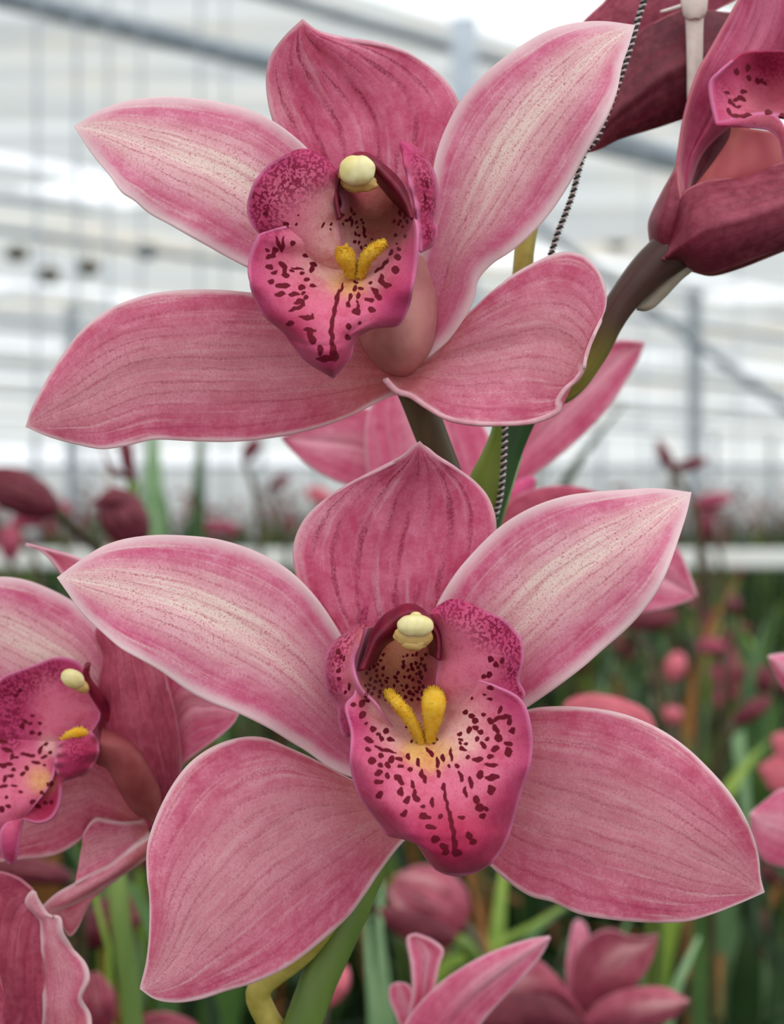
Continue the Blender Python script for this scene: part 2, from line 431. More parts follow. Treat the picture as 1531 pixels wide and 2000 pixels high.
def arch(root, outer, inner, Y, mat, depths=(-13, -5, -.5, -2, -7, -15), shrink=.75, name='column'):
    """hooded column: rows across the band from its back over the crest into the hollow"""
    n = 60; a = spl(outer, n); b = spl(inner, n); cen = b.mean(0)
    rows = []
    ks = (-.1, 0, .4, .8, 1.0, 1.0)
    for i in range(n):
        row = []
        for k, d in zip(ks, depths):
            p = a[i]*(1-k)+b[i]*k
            if d == depths[-1]: p = cen+(b[i]-cen)*shrink
            if d == depths[0]: p = cen+(a[i]-cen)*.86
            row.append((p[0], p[1], d))
        rows.append(row)
    m = Mesh(); net(m, rows, Y, 90, 26)
    return m.build(name, mat, root, thick=.0005, offset=0)

# ---- colour zones of the lips (pigment, sRGB)
MG, MG2, PKL, PALE, YEL, TAN, RED = (204,72,122), (188,44,88), (234,124,152), (246,194,184), (244,196,110), (196,124,104), (206,70,104)

# ================= the upper flower
YU = .312
U = thing('orchid_flower', 'upper open pink orchid facing the viewer, its lower right sepal folded inward', 'orchid flower', W(770, 560, YU+.006))
tepal('sepal', U, [(700,520),(650,430),(590,350),(548,275),(527,215),(521,150),(530,108),(555,72),(590,38)],
      [(780,560),(835,420),(868,340),(892,260),(898,208),(880,170),(850,138),(800,106),(740,86),(680,78),(625,64),(590,38)], YU, M['dorsal'],
      mid=[-11,-10,-8,-5,0,3], ea=[3,1,0,-2,-3,0], eb=[3,2,1,-2,-3,0], groove=1.2, rip=.5, rf=2)
tepal('petal', U, [(735,640),(690,480),(645,350),(598,288),(545,244),(490,216),(430,201),(380,193),(330,190),(280,194),(240,201),(190,220),(145,248)],
      [(715,645),(660,605),(590,568),(540,545),(490,525),(450,506),(400,478),(340,444),(290,416),(262,392),(238,376),(215,345),(180,300),(145,248)], YU, M['petal'],
      tilt=3, mid=[-9,-5,-1,1,0,-4], ea=[1,2,2,1,0,0], eb=[2,1,-1,-2,-1,0], groove=.3, rip=.5, rf=4)
tepal('petal', U, [(790,690),(800,560),(835,400),(852,300),(878,235),(905,190),(950,141),(1000,102),(1060,66),(1110,49),(1170,43),(1240,50)],
      [(835,700),(882,660),(910,620),(928,577),(934,547),(960,516),(1000,490),(1040,455),(1075,415),(1110,362),(1150,290),(1182,235),(1204,182),(1214,130),(1227,92),(1240,50)], YU, M['petal'],
      tilt=3, mid=[-9,-6,-3,0,1,-2], ea=[5,4,2,1,0,0], eb=[1,-1,-2,-2,0,0], groove=.3, rip=.4, rf=3)
tepal('sepal', U, [(800,690),(730,640),(650,600),(560,580),(490,572),(430,567),(350,568),(280,578),(210,605),(160,645),(120,698),(90,745),(62,798),(50,833)],
      [(790,772),(770,772),(730,790),(680,814),(610,838),(530,855),(450,863),(370,861),(300,859),(250,870),(200,877),(150,867),(95,852),(50,833)], YU, M['sepal'],
      tilt=-4, mid=[-13,-9,-4,0,3,2], ea=[-2,-3,-3,-3,-2,0], eb=[0,-1,0,1,0,0], rip=.5, rf=3, groove=.25)
tepal('sepal', U, [(843,702),(880,665),(910,622),(945,585),(990,545),(1040,514),(1080,497),(1112,493),(1145,503),(1170,530),(1184,570),(1179,612),(1162,650),(1146,690),(1141,720)],
      [(748,741),(775,768),(800,775),(830,796),(870,819),(920,830),(980,832),(1040,827),(1076,814),(1092,802),(1090,786),(1105,762),(1128,742),(1141,720)], YU, M['sepal'],
      tilt=-4, mid=[-11,-6,-4,-4,-3,2], ea=[0,-1,-3,-4,-2,0], eb=[4,6,7,6,4,0], pw=1.6, rip=.6, rf=3, groove=.5)
def rim_roll(root, line, dep, Y, r, mname='sepal_margin_pink'):
    t = Mesh(); n = len(line)
    tube(t, [W(x, y, Y-d/1000) for (x, y), d in zip(line, dep)], [q*PX for q in r], seg=8, n=70, flat=.7)
    dor = [c for c in root.children if c.name.startswith('sepal')][0]
    mt = bpy.data.materials.get(mname) or plain(mname, (240,186,198), (230,160,178), 400, .3, .5)
    o = t.build('rolled_margin', mt, root); o.parent = dor; o['label'] = 'pale rolled margin'
rim_roll(U, [(592,42),(625,63),(680,78),(740,87),(800,107),(848,140)], [3.2,1,-1,-2.5,-4,-5], YU, [1.5,4,5.5,5,3.5,1])
# rolled pale rim of the folded sepal
sf = Mesh()
rimline = [(752,741),(775,764),(800,772),(830,792),(870,815),(920,826),(980,828),(1040,823),(1074,811),(1089,801),(1088,786),(1102,762),(1124,741),(1139,716),(1150,682),(1160,652)]
tube(sf, [W(x, y, YU-.0015+.0) for x, y in rimline], [7*PX, 5.5*PX, 5*PX, 5*PX, 6*PX, 4*PX, 2.5*PX], seg=8, n=90, flat=.8)
S_ = [o for o in U.children if o.name.startswith('sepal')][-1]
o = sf.build('rolled_margin', plain('sepal_margin', (240,190,196), (228,160,172), 400, .25, .5), U); o.parent = S_; o['label'] = 'pale rolled margin'
YL = YU-.012
sp1 = zspots(450, 260, 3.402, [(240,530,16,14),(370,603,20,13,30),(440,600,8,8),(453,543,6,6),(405,732,16,13),(320,740,9,42,-25),(345,735,8,40,5),(290,780,25,20,-50),(265,820,30,14,-20),(240,780,12,12),(255,890,22,18),(285,930,20,12,-20),(265,990,18,14),(340,880,30,14,50),(355,910,14,35,-10),(360,950,22,18),(405,922,14,10,20),(495,812,18,15),(545,875,20,15,20),(535,912,18,18),(500,980,16,10),(470,938,14,9,20),(440,905,30,6,10),(345,1020,42,16,0),(330,1075,32,14,-5),(420,1077,32,11,-5),(472,1032,22,18,-20),(478,1070,12,10),(500,1098,14,10),(545,1022,18,10),(455,1125,32,14,-20),(440,1168,44,12,-18),(475,1145,13,20),(500,1228,40,10,5),(520,1238,30,9,0),(547,1225,9,18),(405,1262,24,13),(530,1310,32,13,10),(530,1335,16,28,-15),(552,1375,19,22),(600,1440,17,30,0),(640,1492,56,18,-3),(690,1475,19,33,0),(735,1045,7,34,25),(712,1090,13,40,15),(700,1150,12,50,12),(685,1220,12,50,8),(672,1300,14,50,2),(675,1380,13,50,-2),(680,1440,18,40,0),
 (1125,778,14,14),(1118,830,20,18),(1072,800,12,22,20),(1100,915,23,25),(1025,880,42,10,-50),(985,915,20,9,-40),(1008,975,17,26,15),(1045,1018,26,16,0),(1020,1000,26,14,40),(935,1000,12,9),(965,1058,34,17,45),(985,1095,20,22),(925,1115,26,14),(938,1180,20,15),(838,1192,27,22),(848,1165,10,18),(795,1100,10,22,20),(785,1145,12,20),(850,1090,12,18),(870,1040,16,12),(830,1040,12,16),(835,1000,14,10),(785,1285,16,14),(775,1355,17,19,-20),(848,1130,8,10),(860,1262,12,8,-30),
 (795,510,8,18),(815,540,12,12),(790,570,8,14),(765,585,10,10),(800,600,7,22),(830,600,9,9),(862,580,8,8),(880,600,9,9),(840,630,7,7),(885,660,9,30,-10),(825,675,8,16,-20),(852,683,9,8),(895,695,9,9),(940,710,9,8),(820,725,8,10),(850,735,8,10),(740,605,6,8),(1135,530,8,18),(1165,520,8,12),(1165,560,9,12),(1180,545,7,10),(1140,590,10,12),(1185,590,9,10),(1150,630,10,8),(1095,590,7,8),(1125,610,7,7),(1105,685,9,8),(1165,690,9,8),(1115,740,8,8),(870,770,8,10),(900,755,7,7),
 (665,600,6,8),(610,610,5,14,20),(657,640,5,6),(1300,340,8,22),(1290,430,7,20)])
cp1 = [(492,500,MG),(495,560,MG),(520,600,MG),(550,635,MG2),(600,690,MG),(650,725,MG),(690,655,MG),(760,630,MG),(800,590,MG),(808,520,MG),(815,450,MG),(530,460,MG),
 (545,520,PKL),(560,570,PKL),(620,600,PKL),(640,650,PKL),(700,610,PKL),(760,560,MG2,22),(770,520,PKL,20),(600,640,MG2,18),(650,700,MG2,16),
 (600,470,PKL),(620,500,PALE),(640,530,PALE,20),(665,550,YEL,16),(690,560,YEL,14),(650,470,PALE),(630,440,PALE),(735,545,PALE,14),(610,400,PKL),(640,400,PALE,22),(570,430,PKL),(745,510,PALE,12),
 (530,340,MG),(500,400,MG),(580,300,MG),(630,320,MG),(550,370,PKL,20),(600,350,PKL,22),
 (720,400,TAN),(760,440,TAN),(700,380,RED,22),(760,400,TAN),(710,440,TAN),(780,460,TAN,15),(735,480,TAN,14),(690,470,PALE,12),
 (820,310,MG),(840,360,MG),(850,400,MG),(840,460,MG),(810,340,PKL,14),(815,400,PKL,10)]
dt1 = [(560,340,55,.9),(515,390,45,1),(520,425,34,.8),(610,325,40,.75),(500,440,20,.8),(835,350,26,.9),(840,400,24,1),(838,455,24,.9),(820,310,20,.7),(545,315,30,.7)]
fx1 = lipcols(sp1, cp1, dt1)
lipU = Mesh()
net(lipU, [
 [(655,355,-8),(672,350,-15),(695,348,-19),(720,348,-20),(745,350,-19),(768,355,-16),(783,365,-12),(795,380,-8)],
 [(659,415,-5),(680,413,-12),(705,413,-16),(730,413,-17),(755,415,-16),(780,418,-13),(797,420,-9),(806,424,-3)],
 [(520,452,1),(575,466,-1),(635,466,-6),(680,464,-11),(720,463,-13),(760,460,-12),(795,452,-7),(812,430,0)],
 [(499,471,2.5),(540,495,0),(595,505,-4),(655,508,-8),(700,506,-9),(745,496,-7),(785,480,-3),(816,452,2)],
 [(485,515,2.5),(530,540,1),(580,548,-1),(635,550,-4),(690,547,-5),(735,539,-3),(775,523,0),(815,503,3)],
 [(490,562,2),(533,580,2),(580,586,1.5),(630,588,0),(680,586,-.5),(725,578,0),(768,566,2),(808,557,3)],
 [(514,612,-.5),(550,620,2.2),(590,626,3),(630,628,3),(670,625,3),(710,615,3),(755,608,2),(797,601,.5)],
 [(546,641,-2.5),(572,652,1),(600,660,3.5),(628,663,4),(655,662,4),(682,650,3),(720,636,2.5),(776,634,-2)],
 [(558,656,-2.5),(580,665,0),(604,672,3.3),(629,676,4),(653,674,4),(674,664,3),(697,650,1),(735,637,-2)],
 [(570,671,-3),(588,680,0),(609,687,3),(630,690,4),(650,690,4),(668,683,3),(682,672,1),(694,662,-2)],
 [(598,704,-3.5),(611,709,-1),(624,714,1),(636,717,2),(648,718,2),(659,714,1),(670,707,0),(683,697,-3)],
 [(648,735,-5),(649,735.5,-4),(650,736,-3),(651,736,-3),(652,735,-3),(653,735,-3),(654,734,-4),(656,732,-5)]],
 YL, 290, 270, extra=fx1, ruf=.35)
lipU_o = lipU.build('lip', M['lip'], U, thick=.0005, offset=0); lipU_o['label'] = 'spotted magenta lip'
def lobe(parent, A, B, Y, fx, **kw):
    m = Mesh(); ab(m, A, B, Y, extra=fx, **kw)
    o = m.build('side_lobe', M['lip'], U, thick=.0005, offset=0); return o
def reparent(o, child_of, root):
    o.parent = child_of
o = lobe(U, [(658,338),(653,372),(657,419),(664,466),(682,505),(688,545)], [(658,338),(645,319),(621,300),(591,292),(562,301),(526,322),(497,357),(484,401),(488,428),(500,448),(540,480),(640,540)], YL, fx1, mid=[1,2,1,-1,-4,-8], ea=[-1,-3,-4,-4,-3,-1], eb=[0,-1,-2,-2,-1,0], rip=.3, nu=130, nv=90)
o.parent = lipU_o
o = lobe(U, [(782,278),(788,313),(800,366),(810,401),(814,440),(820,492)], [(782,278),(803,283),(826,301),(844,331),(853,363),(854,401),(848,434),(853,448),(844,478),(820,492)], YL, fx1, mid=[-3,-2,-3,-4,-4], ea=[1,1,1,1], eb=[-3,-4,-5,-4,-3], rip=.4, nu=90, nv=50)
o.parent = lipU_o
pu = Mesh(); ab(pu, [(690,590),(697,640),(709,677),(726,701),(747,723),(779,734)], [(812,470),(836,489),(848,539),(854,598),(845,666),(828,701),(799,730),(779,734)], YU, mid=[-2,0,2,1,-3,-9], ea=[-3,-8,-10,-8,-6,-1], eb=[-4,-8,-10,-8,-5,-1], pw=2.2, nu=60, nv=40)
o = pu.build('lip_base', M['pouch'], U, thick=.0005, offset=0); o.parent = lipU_o; o['label'] = 'smooth blush base of the lip'
o = ridge(U, [(668,482,-1),(672,497,-1.5),(680,515,-2.5),(685,541,-4)], YL, [9,17,15,11,7], seed=3); o.parent = lipU_o
o = ridge(U, [(752,474,-2),(735,485,-1.5),(715,505,-2.2),(702,541,-4)], YL, [7,11,12,10,7], seed=4); o.parent = lipU_o
colU = arch(U, [(661,430),(655,400),(651,365),(660,336),(680,310),(700,299),(722,303),(752,325),(783,357),(797,390),(805,425)],
            [(666,425),(661,400),(660,372),(672,350),(690,335),(712,330),(732,338),(750,358),(775,388),(790,405),(803,428)], YL, M['column'])
a = Mesh(); blob(a, W(697.5, 333, YL-.002), 34*PX, 29*PX, 24*PX, 0, groove=.15, lump=.05, sq=.95, n=28, m=40, seed=2)
o = a.build('anther_cap', M['anther'], U); o.parent = colU
a = Mesh(); blob(a, W(700, 357, YL+.001), 35*PX, 19*PX, 18*PX, .05, lump=.18, seed=5); blob(a, W(690, 345, YL-.0005), 28*PX, 14*PX, 20*PX, .1, lump=.1, seed=8)
o = a.build('stigma', M['stigma'], U); o.parent = colU
pd = Mesh(); tube(pd, [W(790,735,YU+.012), W(818,790,YU+.015), W(850,870,YU+.018), W(880,950,YU+.021), W(905,1050,YU+.026)], [30*PX, 34*PX, 33*PX, 32*PX, 30*PX], seg=20, n=40)
pd.build('pedicel', M['stemdk'], U)['label'] = 'dark olive pedicel'

# ================= the lower flower
YB = .309
L = thing('orchid_flower', 'lower open pink orchid, lowest and largest bloom facing the viewer', 'orchid flower', W(850, 1430, YB+.006))
tepal('sepal', L, [(745,1390),(680,1290),(630,1225),(592,1165),(573,1100),(575,1055),(597,1010),(640,970),(690,938),(740,914),(788,888),(805,872),(820,862)],
      [(860,1400),(905,1260),(940,1170),(962,1100),(969,1040),(966,1005),(952,970),(928,942),(890,913),(850,890),(832,874),(820,862)], YB, M['dorsal'],
      mid=[-12,-10,-8,-5,-1,4], ea=[3,2,1,0,-1,0], eb=[3,1,0,-2,-3,0], groove=1.4, rip=.4, rf=2)
tepal('petal', L, [(770,1440),(735,1360),(690,1285),(655,1222),(618,1168),(578,1125),(540,1097),(480,1069),(420,1052),(360,1046),(300,1046),(240,1055),(200,1069),(155,1097),(112,1128)],
      [(755,1515),(715,1522),(680,1516),(640,1497),(600,1468),(565,1447),(520,1420),(460,1391),(410,1371),(370,1350),(310,1308),(270,1286),(238,1268),(200,1235),(160,1195),(135,1160),(112,1128)], YB, M['petal'],
      tilt=3, mid=[-9,-5,-1,2,1,-3], ea=[2,3,2,1,0,0], eb=[1,-1,-1,-2,-1,0], groove=.3, rip=.5, rf=3)
tepal('petal', L, [(810,1440),(825,1330),(835,1250),(850,1190),(888,1122),(940,1062),(985,1022),(1040,990),(1100,970),(1160,962),(1220,958),(1280,955),(1350,962)],
      [(880,1500),(960,1425),(1030,1381),(1090,1340),(1140,1302),(1180,1266),(1220,1231),(1250,1200),(1280,1160),(1305,1110),(1325,1052),(1341,1000),(1350,962)], YB, M['petal'],
      tilt=3, mid=[-9,-6,-2,1,1,-3], ea=[4,4,2,1,0,0], eb=[1,0,-1,-2,0,0], groove=.3, rip=.4, rf=3)
tepal('sepal', L, [(770,1540),(725,1533),(680,1520),(640,1499),(600,1478),(560,1460),(520,1443),(488,1439),(450,1445),(410,1461),(370,1490),(332,1540),(303,1600),(288,1650),(286,1700),(292,1750),(291,1820),(285,1880),(273,1930)],
      [(830,1570),(800,1628),(772,1660),(742,1700),(712,1745),(680,1788),(620,1843),(560,1888),(500,1917),(440,1935),(390,1951),(340,1957),(302,1950),(273,1930)], YB, M['sepal'],
      tilt=-4, mid=[-13,-8,-3,1,2,2], ea=[0,-2,-3,-3,-1,0], eb=[0,-2,-2,-1,0,0], rip=.5, rf=2, groove=.2)
tepal('sepal', L, [(900,1500),(960,1420),(1030,1387),(1080,1380),(1150,1382),(1220,1395),(1290,1425),(1350,1468),(1400,1518),(1440,1570),(1466,1620),(1480,1670),(1484,1712),(1492,1742)],
      [(870,1570),(915,1640),(958,1690),(998,1725),(1038,1750),(1080,1761),(1130,1784),(1200,1796),(1280,1801),(1340,1799),(1390,1785),(1440,1765),(1492,1742)], YB, M['sepal'],
      tilt=-4, mid=[-13,-7,-3,0,2,0], ea=[0,-2,-3,-3,-1,0], eb=[0,-1,-1,0,0,0], rip=.5, rf=2.5, groove=.25)
rim_roll(L, [(819,865),(834,876),(852,892),(890,916),(926,944)], [4,2.6,1.2,-.5,-2.2], YB, [1.5,4,4.5,3.5,1])
rim_roll(L, [(819,865),(805,876),(788,892),(740,918),(690,942),(640,974)], [4,3,2,1,0,-1], YB, [1.5,3,3.5,3.5,2.5,1])
YM = YB-.012
rnd = random.Random(4)
thr = []
while len(thr) < 80:
    x, y = rnd.uniform(350, 750), rnd.uniform(400, 730)
    if y < 440 and x > 400: continue
    if y < 560 and 470 < x < 590: continue
    if any((x-a)**2+(y-b)**2 < 26**2 for a, b, *_ in thr): continue
    r = rnd.uniform(7.5, 11); thr.append((x, y, r, r))
sp2 = zspots(600, 1140, 3.19, thr+[(330,750,18,22,10),(338,820,22,20,-30),(357,873,8,8),(402,910,18,16),(488,922,17,17),(440,943,12,9),(380,978,28,14,35),(455,970,12,18,-20),(518,977,24,10,20),(375,1036,16,15),(445,1030,25,10,30),(500,1045,40,9,15),(455,1075,14,14),(520,1100,20,20),(570,1095,22,12,10),(400,1107,22,21),(452,1132,16,14,20),(497,1135,14,20,-20),(577,1143,20,11),(638,1162,13,11),(438,1182,24,16,-10),(495,1200,14,20),(442,1237,26,14,-10),(560,1212,25,18,10),(580,1235,14,25,-15),(655,1255,12,26,-20),(580,1300,18,24),(450,1315,20,20),(620,1350,24,16,-45),(665,1315,12,24),(680,1345,20,16,10),(605,1432,22,14,-40),(778,1365,11,26,0),(722,1390,14,9),(725,1450,26,22),(750,1455,20,10,10),(828,1452,13,12),(957,1457,18,12),(770,1518,30,14,5),(797,1590,26,20),(850,1635,24,20),(865,1665,20,22),(1005,1570,18,22),(1030,1605,22,20),(712,1190,13,25),(730,1220,12,26,-15),(690,1120,12,24,-10),(625,1080,14,20),(765,1055,9,30,-40),
 (815,1120,11,26,-5),(820,1190,13,26,-10),(852,1270,14,20),(860,1330,8,40,-8),(875,1400,9,45,-8),(895,1480,12,50,-5),(910,1560,13,50,-5),(918,1620,16,40,0),(930,1672,30,20,0),
 (990,800,16,13),(1030,825,16,11),(1052,855,20,14,20),(1100,818,14,11),(1140,470,16,17),(1175,502,15,18),(1212,478,13,16),(1132,565,17,17),(1098,575,12,14,20),(1148,645,18,14,-20),(1143,715,14,9),(1105,690,8,7),(1028,715,6,8),(1205,785,10,22,25),(1230,830,38,11,-10),(1265,860,16,20),(1280,913,20,18),(1190,840,30,8,-30),(1180,905,16,30,-20),(1195,960,24,24),(1255,997,26,13),(1255,1050,24,26,-20),(1175,1030,26,16,-25),(1140,1080,20,12),(1062,1098,32,15,-5),(1145,1132,36,11,3),(1080,1190,20,26,20),(1150,1208,42,18,-8),(1145,1285,24,26),(1055,1345,18,24),(1075,1395,28,22),(1087,1445,20,17),(1110,1400,14,16),(1020,1240,13,34,-10),(960,1205,12,32,-20),(985,1300,9,30,-10),(975,1035,22,10,30),(1005,1085,13,12),(900,1070,9,34,-5),(935,1140,14,14),(952,940,14,9,-20),(1050,900,18,14),(1010,915,14,20,30),(1100,1010,14,24,-25),(1125,970,14,10),(1060,970,12,14),(960,975,12,9),(990,1000,12,9),(955,1000,9,9),(1085,925,16,12),(1145,855,14,22),(887,1137,9,10),(848,1090,12,20),
 (200,425,12,15),(213,455,10,11),(235,470,9,13),(200,540,12,13),(200,593,12,13),(265,640,11,18),(243,675,10,9),(280,755,14,9),
 (650,940,5,5),(740,928,7,7),(743,965,7,7),(809,975,9,9),(790,997,7,7),(648,988,6,6),(612,905,5,6),(685,1000,5,6)])
cp2 = [(690,1420,MG),(688,1480,MG),(710,1550,MG),(750,1600,MG2),(790,1630,MG),(850,1695,MG2),(900,1700,MG2),(970,1660,MG2),(1005,1600,MG),(1020,1530,MG),(1030,1470,MG),(1030,1410,MG),(1000,1355,MG),
 (730,1470,PKL),(760,1530,PKL),(730,1530,MG2,18),(800,1560,PKL),(850,1600,RED),(880,1530,PKL),(930,1540,PKL),(980,1570,MG2,22),(980,1480,PKL),(990,1430,PKL,20),(860,1650,MG2,25),(930,1610,RED),(780,1600,RED,20),
 (770,1440,PALE,18),(750,1400,PALE,18),(800,1462,YEL,14),(830,1465,YEL,18),(870,1465,YEL,14),(885,1440,PALE),(910,1420,PALE,22),(900,1390,PALE),(930,1370,PKL),(960,1420,PKL,20),(845,1490,YEL,12),(790,1430,PALE,16),
 (880,1230,PKL,16),(910,1240,PKL),(900,1290,PKL),(920,1320,PKL),(880,1340,PKL),(960,1290,PKL,18),(870,1190,MG),(920,1190,MG),(980,1230,MG),(1005,1280,MG),(1010,1330,MG),(1020,1350,MG2,14),
 (700,1200,MG),(680,1250,PKL,16),(655,1270,MG),(645,1330,MG),(665,1300,PKL,16),(680,1360,PKL,16),(665,1400,MG),(700,1300,PKL,12),(730,1385,PALE,12),(700,1370,PKL,14),(672,1425,MG2,14),
 (740,1270,(226,150,110)),(780,1290,(232,170,120)),(820,1280,(226,150,120)),(740,1330,TAN),(790,1340,(220,140,110)),(835,1330,RED,16),(720,1310,TAN),(780,1250,TAN),(850,1290,PKL,12)]
dt2 = [(960,1225,40,.95),(1000,1260,30,1),(1005,1310,26,1),(915,1195,34,.85),(880,1185,28,.7),(1015,1345,20,.9),(985,1240,30,1),(650,1290,24,.9),(645,1340,24,.9),(670,1250,26,.8),(700,1205,24,.7),(668,1410,20,.7)]
fx2 = lipcols(sp2, cp2, dt2)
lipL = Mesh()
net(lipL, [
 [(716,1225,-9),(740,1222,-15),(765,1220,-19),(790,1218,-21),(815,1218,-20),(838,1222,-16),(852,1228,-12),(861,1240,-8)],
 [(694,1300,-4),(712,1302,-12),(745,1300,-17),(780,1300,-18),(815,1300,-17),(842,1300,-12),(860,1302,-6),(880,1305,-4)],
 [(694,1352,-.5),(712,1357,-3),(750,1363,-12),(785,1365,-14),(820,1362,-12),(855,1352,-7),(905,1345,-3),(964,1338,.5)],
 [(674,1380,1),(700,1392,0),(740,1400,-5),(785,1405,-9),(830,1405,-9),(872,1395,-6),(925,1382,-2),(1019,1369,2)],
 [(685,1432,2),(715,1442,1),(760,1450,-2),(800,1455,-4),(845,1455,-4),(890,1446,-2),(950,1433,0),(1038,1428,3)],
 [(684,1490,2),(720,1500,3),(765,1505,1),(810,1510,0),(850,1510,0),(900,1502,1),(965,1495,2),(1037,1487,2)],
 [(702,1552,0),(735,1562,3),(775,1568,3.5),(818,1570,3),(860,1570,3),(910,1566,3),(965,1559,3),(1015,1550,0)],
 [(744,1611,-3),(768,1616,1),(797,1621,4),(832,1623,4.5),(872,1622,4.5),(915,1618,4),(960,1610,2),(1001,1602,-3)],
 [(759,1631,-3.5),(783,1634,0),(810,1639,3.5),(840,1643,4.5),(876,1643,4.5),(916,1640,4),(956,1634,2),(990,1636,-3)],
 [(806,1638,-3.5),(820,1649,1),(838,1661,3.5),(857,1667,4),(882,1668,4),(914,1665,3.5),(946,1659,1.5),(976,1662,-3)],
 [(833,1674,-4),(843,1682,-1),(857,1688,1),(872,1690,2),(892,1691,2),(913,1689,1),(936,1684,0),(957,1686,-3)],
 [(852,1697,-5),(862,1702,-3),(872,1706,-2),(883,1708,-1.5),(894,1709,-1.5),(907,1708,-2),(920,1705,-3),(933,1700,-5)]],
 YM, 290, 270, extra=fx2, ruf=.3)
lipL_o = lipL.build('lip', M['lip'], L, thick=.0005, offset=0); lipL_o['label'] = 'spotted magenta lip'
def lobeL(A, B, **kw):
    m = Mesh(); ab(m, A, B, YM, extra=fx2, **kw)
    o = m.build('side_lobe', M['lip'], L, thick=.0005, offset=0); o.parent = lipL_o
lobeL([(841,1198),(856,1225),(863,1250),(858,1290),(852,1341),(858,1380),(852,1440)], [(841,1198),(860,1181),(882,1170),(913,1178),(945,1193),(982,1209),(1004,1231),(1018,1253),(1021,1287),(1012,1328),(1024,1357),(1000,1385),(900,1430)],
      mid=[0,1.5,.5,-1,-4,-8], ea=[-1,-4,-5,-4,-3,-1], eb=[0,-1,-3,-3,-2,0], rip=.35, rf=4, nu=140, nv=90)
lobeL([(717,1181),(714,1205),(701,1256),(691,1290),(695,1322),(707,1347),(733,1372),(763,1414),(790,1445)], [(717,1181),(703,1196),(691,1224),(663,1247),(644,1266),(634,1303),(641,1353),(660,1378),(663,1410),(674,1437),(700,1430),(760,1452)],
      mid=[-3,-3,-2,-2,-4,-7], ea=[1,2,2,2,1,0], eb=[-4,-5,-5,-5,-3,-1], rip=.4, rf=4, nu=120, nv=60)
for args in (([(757,1352,-4),(774,1371,-1),(795,1397,-1.5),(812,1425,-3),(823,1450,-4.5)], [6,10,11,10,7], 6), ([(846,1352,-4),(847,1372,-1.5),(845,1400,-2),(841,1428,-3.2),(839,1449,-4.5)], [12,23,19,12,7], 7)):
    o = ridge(L, args[0], YM, args[1], seed=args[2]); o.parent = lipL_o
colL = arch(L, [(700,1310),(713,1280),(725,1240),(750,1204),(773,1189),(795,1181),(818,1187),(836,1202),(857,1230),(861,1256),(858,1290)],
            [(716,1305),(730,1275),(745,1258),(765,1245),(785,1225),(800,1215),(822,1214),(838,1228),(848,1245),(852,1265),(852,1285)], YM, M['column'])
a = Mesh(); blob(a, W(811, 1222, YM-.002), 34*PX, 21*PX, 22*PX, 0, groove=.16, lump=.03, sq=.93, n=28, m=40, seed=12); blob(a, W(812, 1203, YM-.0005), 11*PX, 8*PX, 9*PX, 0)
o = a.build('anther_cap', M['anther'], L); o.parent = colL
a = Mesh(); blob(a, W(807, 1242, YM-.0002), 37*PX, 21*PX, 21*PX, .05, lump=.12, seed=15); blob(a, W(808, 1255, YM-.0002), 25*PX, 15*PX, 17*PX, 0, lump=.15, seed=19)
o = a.build('stigma', M['stigma'], L); o.parent = colL
pd = Mesh(); tube(pd, [W(800,1540,YB+.012), W(700,1700,YB+.02), W(600,1850,YB+.024), W(505,1935,YB+.026), W(520,1985,YB+.027), W(560,2040,YB+.028)], [26*PX, 30*PX, 26*PX, 26*PX, 27*PX, 26*PX], seg=16, n=50)
pd.build('pedicel', M['stemyl'], L)['label'] = 'yellow green pedicel'

# ================= left flower, turned to the left, behind
YC = .352
C = thing('orchid_flower', 'pink orchid at the left edge, turned sideways behind the petals of the lower bloom', 'orchid flower', W(270, 1540, YC+.01))
kw = dict(nu=60, nv=29)
tepal('sepal', C, [(300,1560),(240,1420),(200,1300),(160,1190),(120,1120),(85,1078),(50,1063)],
      [(340,1560),(360,1420),(350,1300),(300,1200),(220,1125),(150,1090),(100,1075),(50,1063)], YC+.006, M['soft'], mid=[-6,-4,0,2], ea=2, eb=2, groove=1.5, **kw)
tepal('petal', C, [(300,1590),(290,1500),(262,1380),(228,1280),(190,1216),(150,1180),(100,1152),(50,1133),(0,1127),(-60,1140),(-120,1200)],
      [(285,1600),(210,1500),(150,1440),(80,1400),(0,1370),(-70,1320),(-120,1200)], YC, M['petal'], mid=[-4,-2,0,1], ea=[-2,-3,-2,0], eb=[2,2,0,0], **kw)
tepal('petal', C, [(290,1620),(255,1550),(215,1490),(190,1420),(190,1350),(200,1290),(185,1240),(200,1210)],
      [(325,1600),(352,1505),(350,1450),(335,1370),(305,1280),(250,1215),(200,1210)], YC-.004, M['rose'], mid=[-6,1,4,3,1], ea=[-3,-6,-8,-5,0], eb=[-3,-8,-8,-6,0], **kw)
tepal('petal', C, [(340,1600),(350,1505),(385,1472),(425,1443),(455,1415),(468,1393)],
      [(320,1560),(330,1420),(320,1320),(345,1290),(420,1330),(468,1393)], YC+.004, M['soft'], mid=[-7,-3,0,0], ea=[0,1,0,0], eb=[3,2,0,0], groove=1, **kw)
tepal('sepal', C, [(300,1612),(220,1500),(130,1440),(50,1480),(-20,1560),(-60,1660)],
      [(300,1618),(240,1612),(182,1603),(160,1637),(110,1668),(40,1678),(-60,1690)], YC+.004, M['sepal'], mid=[-6,-2,0,0], ea=[1,0,-1,0], eb=[-1,-1,-1,0], groove=.5, **kw)
m = Mesh()
ab(m, [(292,1602),(240,1606),(205,1601),(188,1598),(172,1612),(164,1630)], [(292,1634),(262,1655),(221,1689),(185,1708),(160,1722),(146,1729)], YC, mid=[-5,-2,0,2], ea=-1, eb=1, nu=50, nv=21)
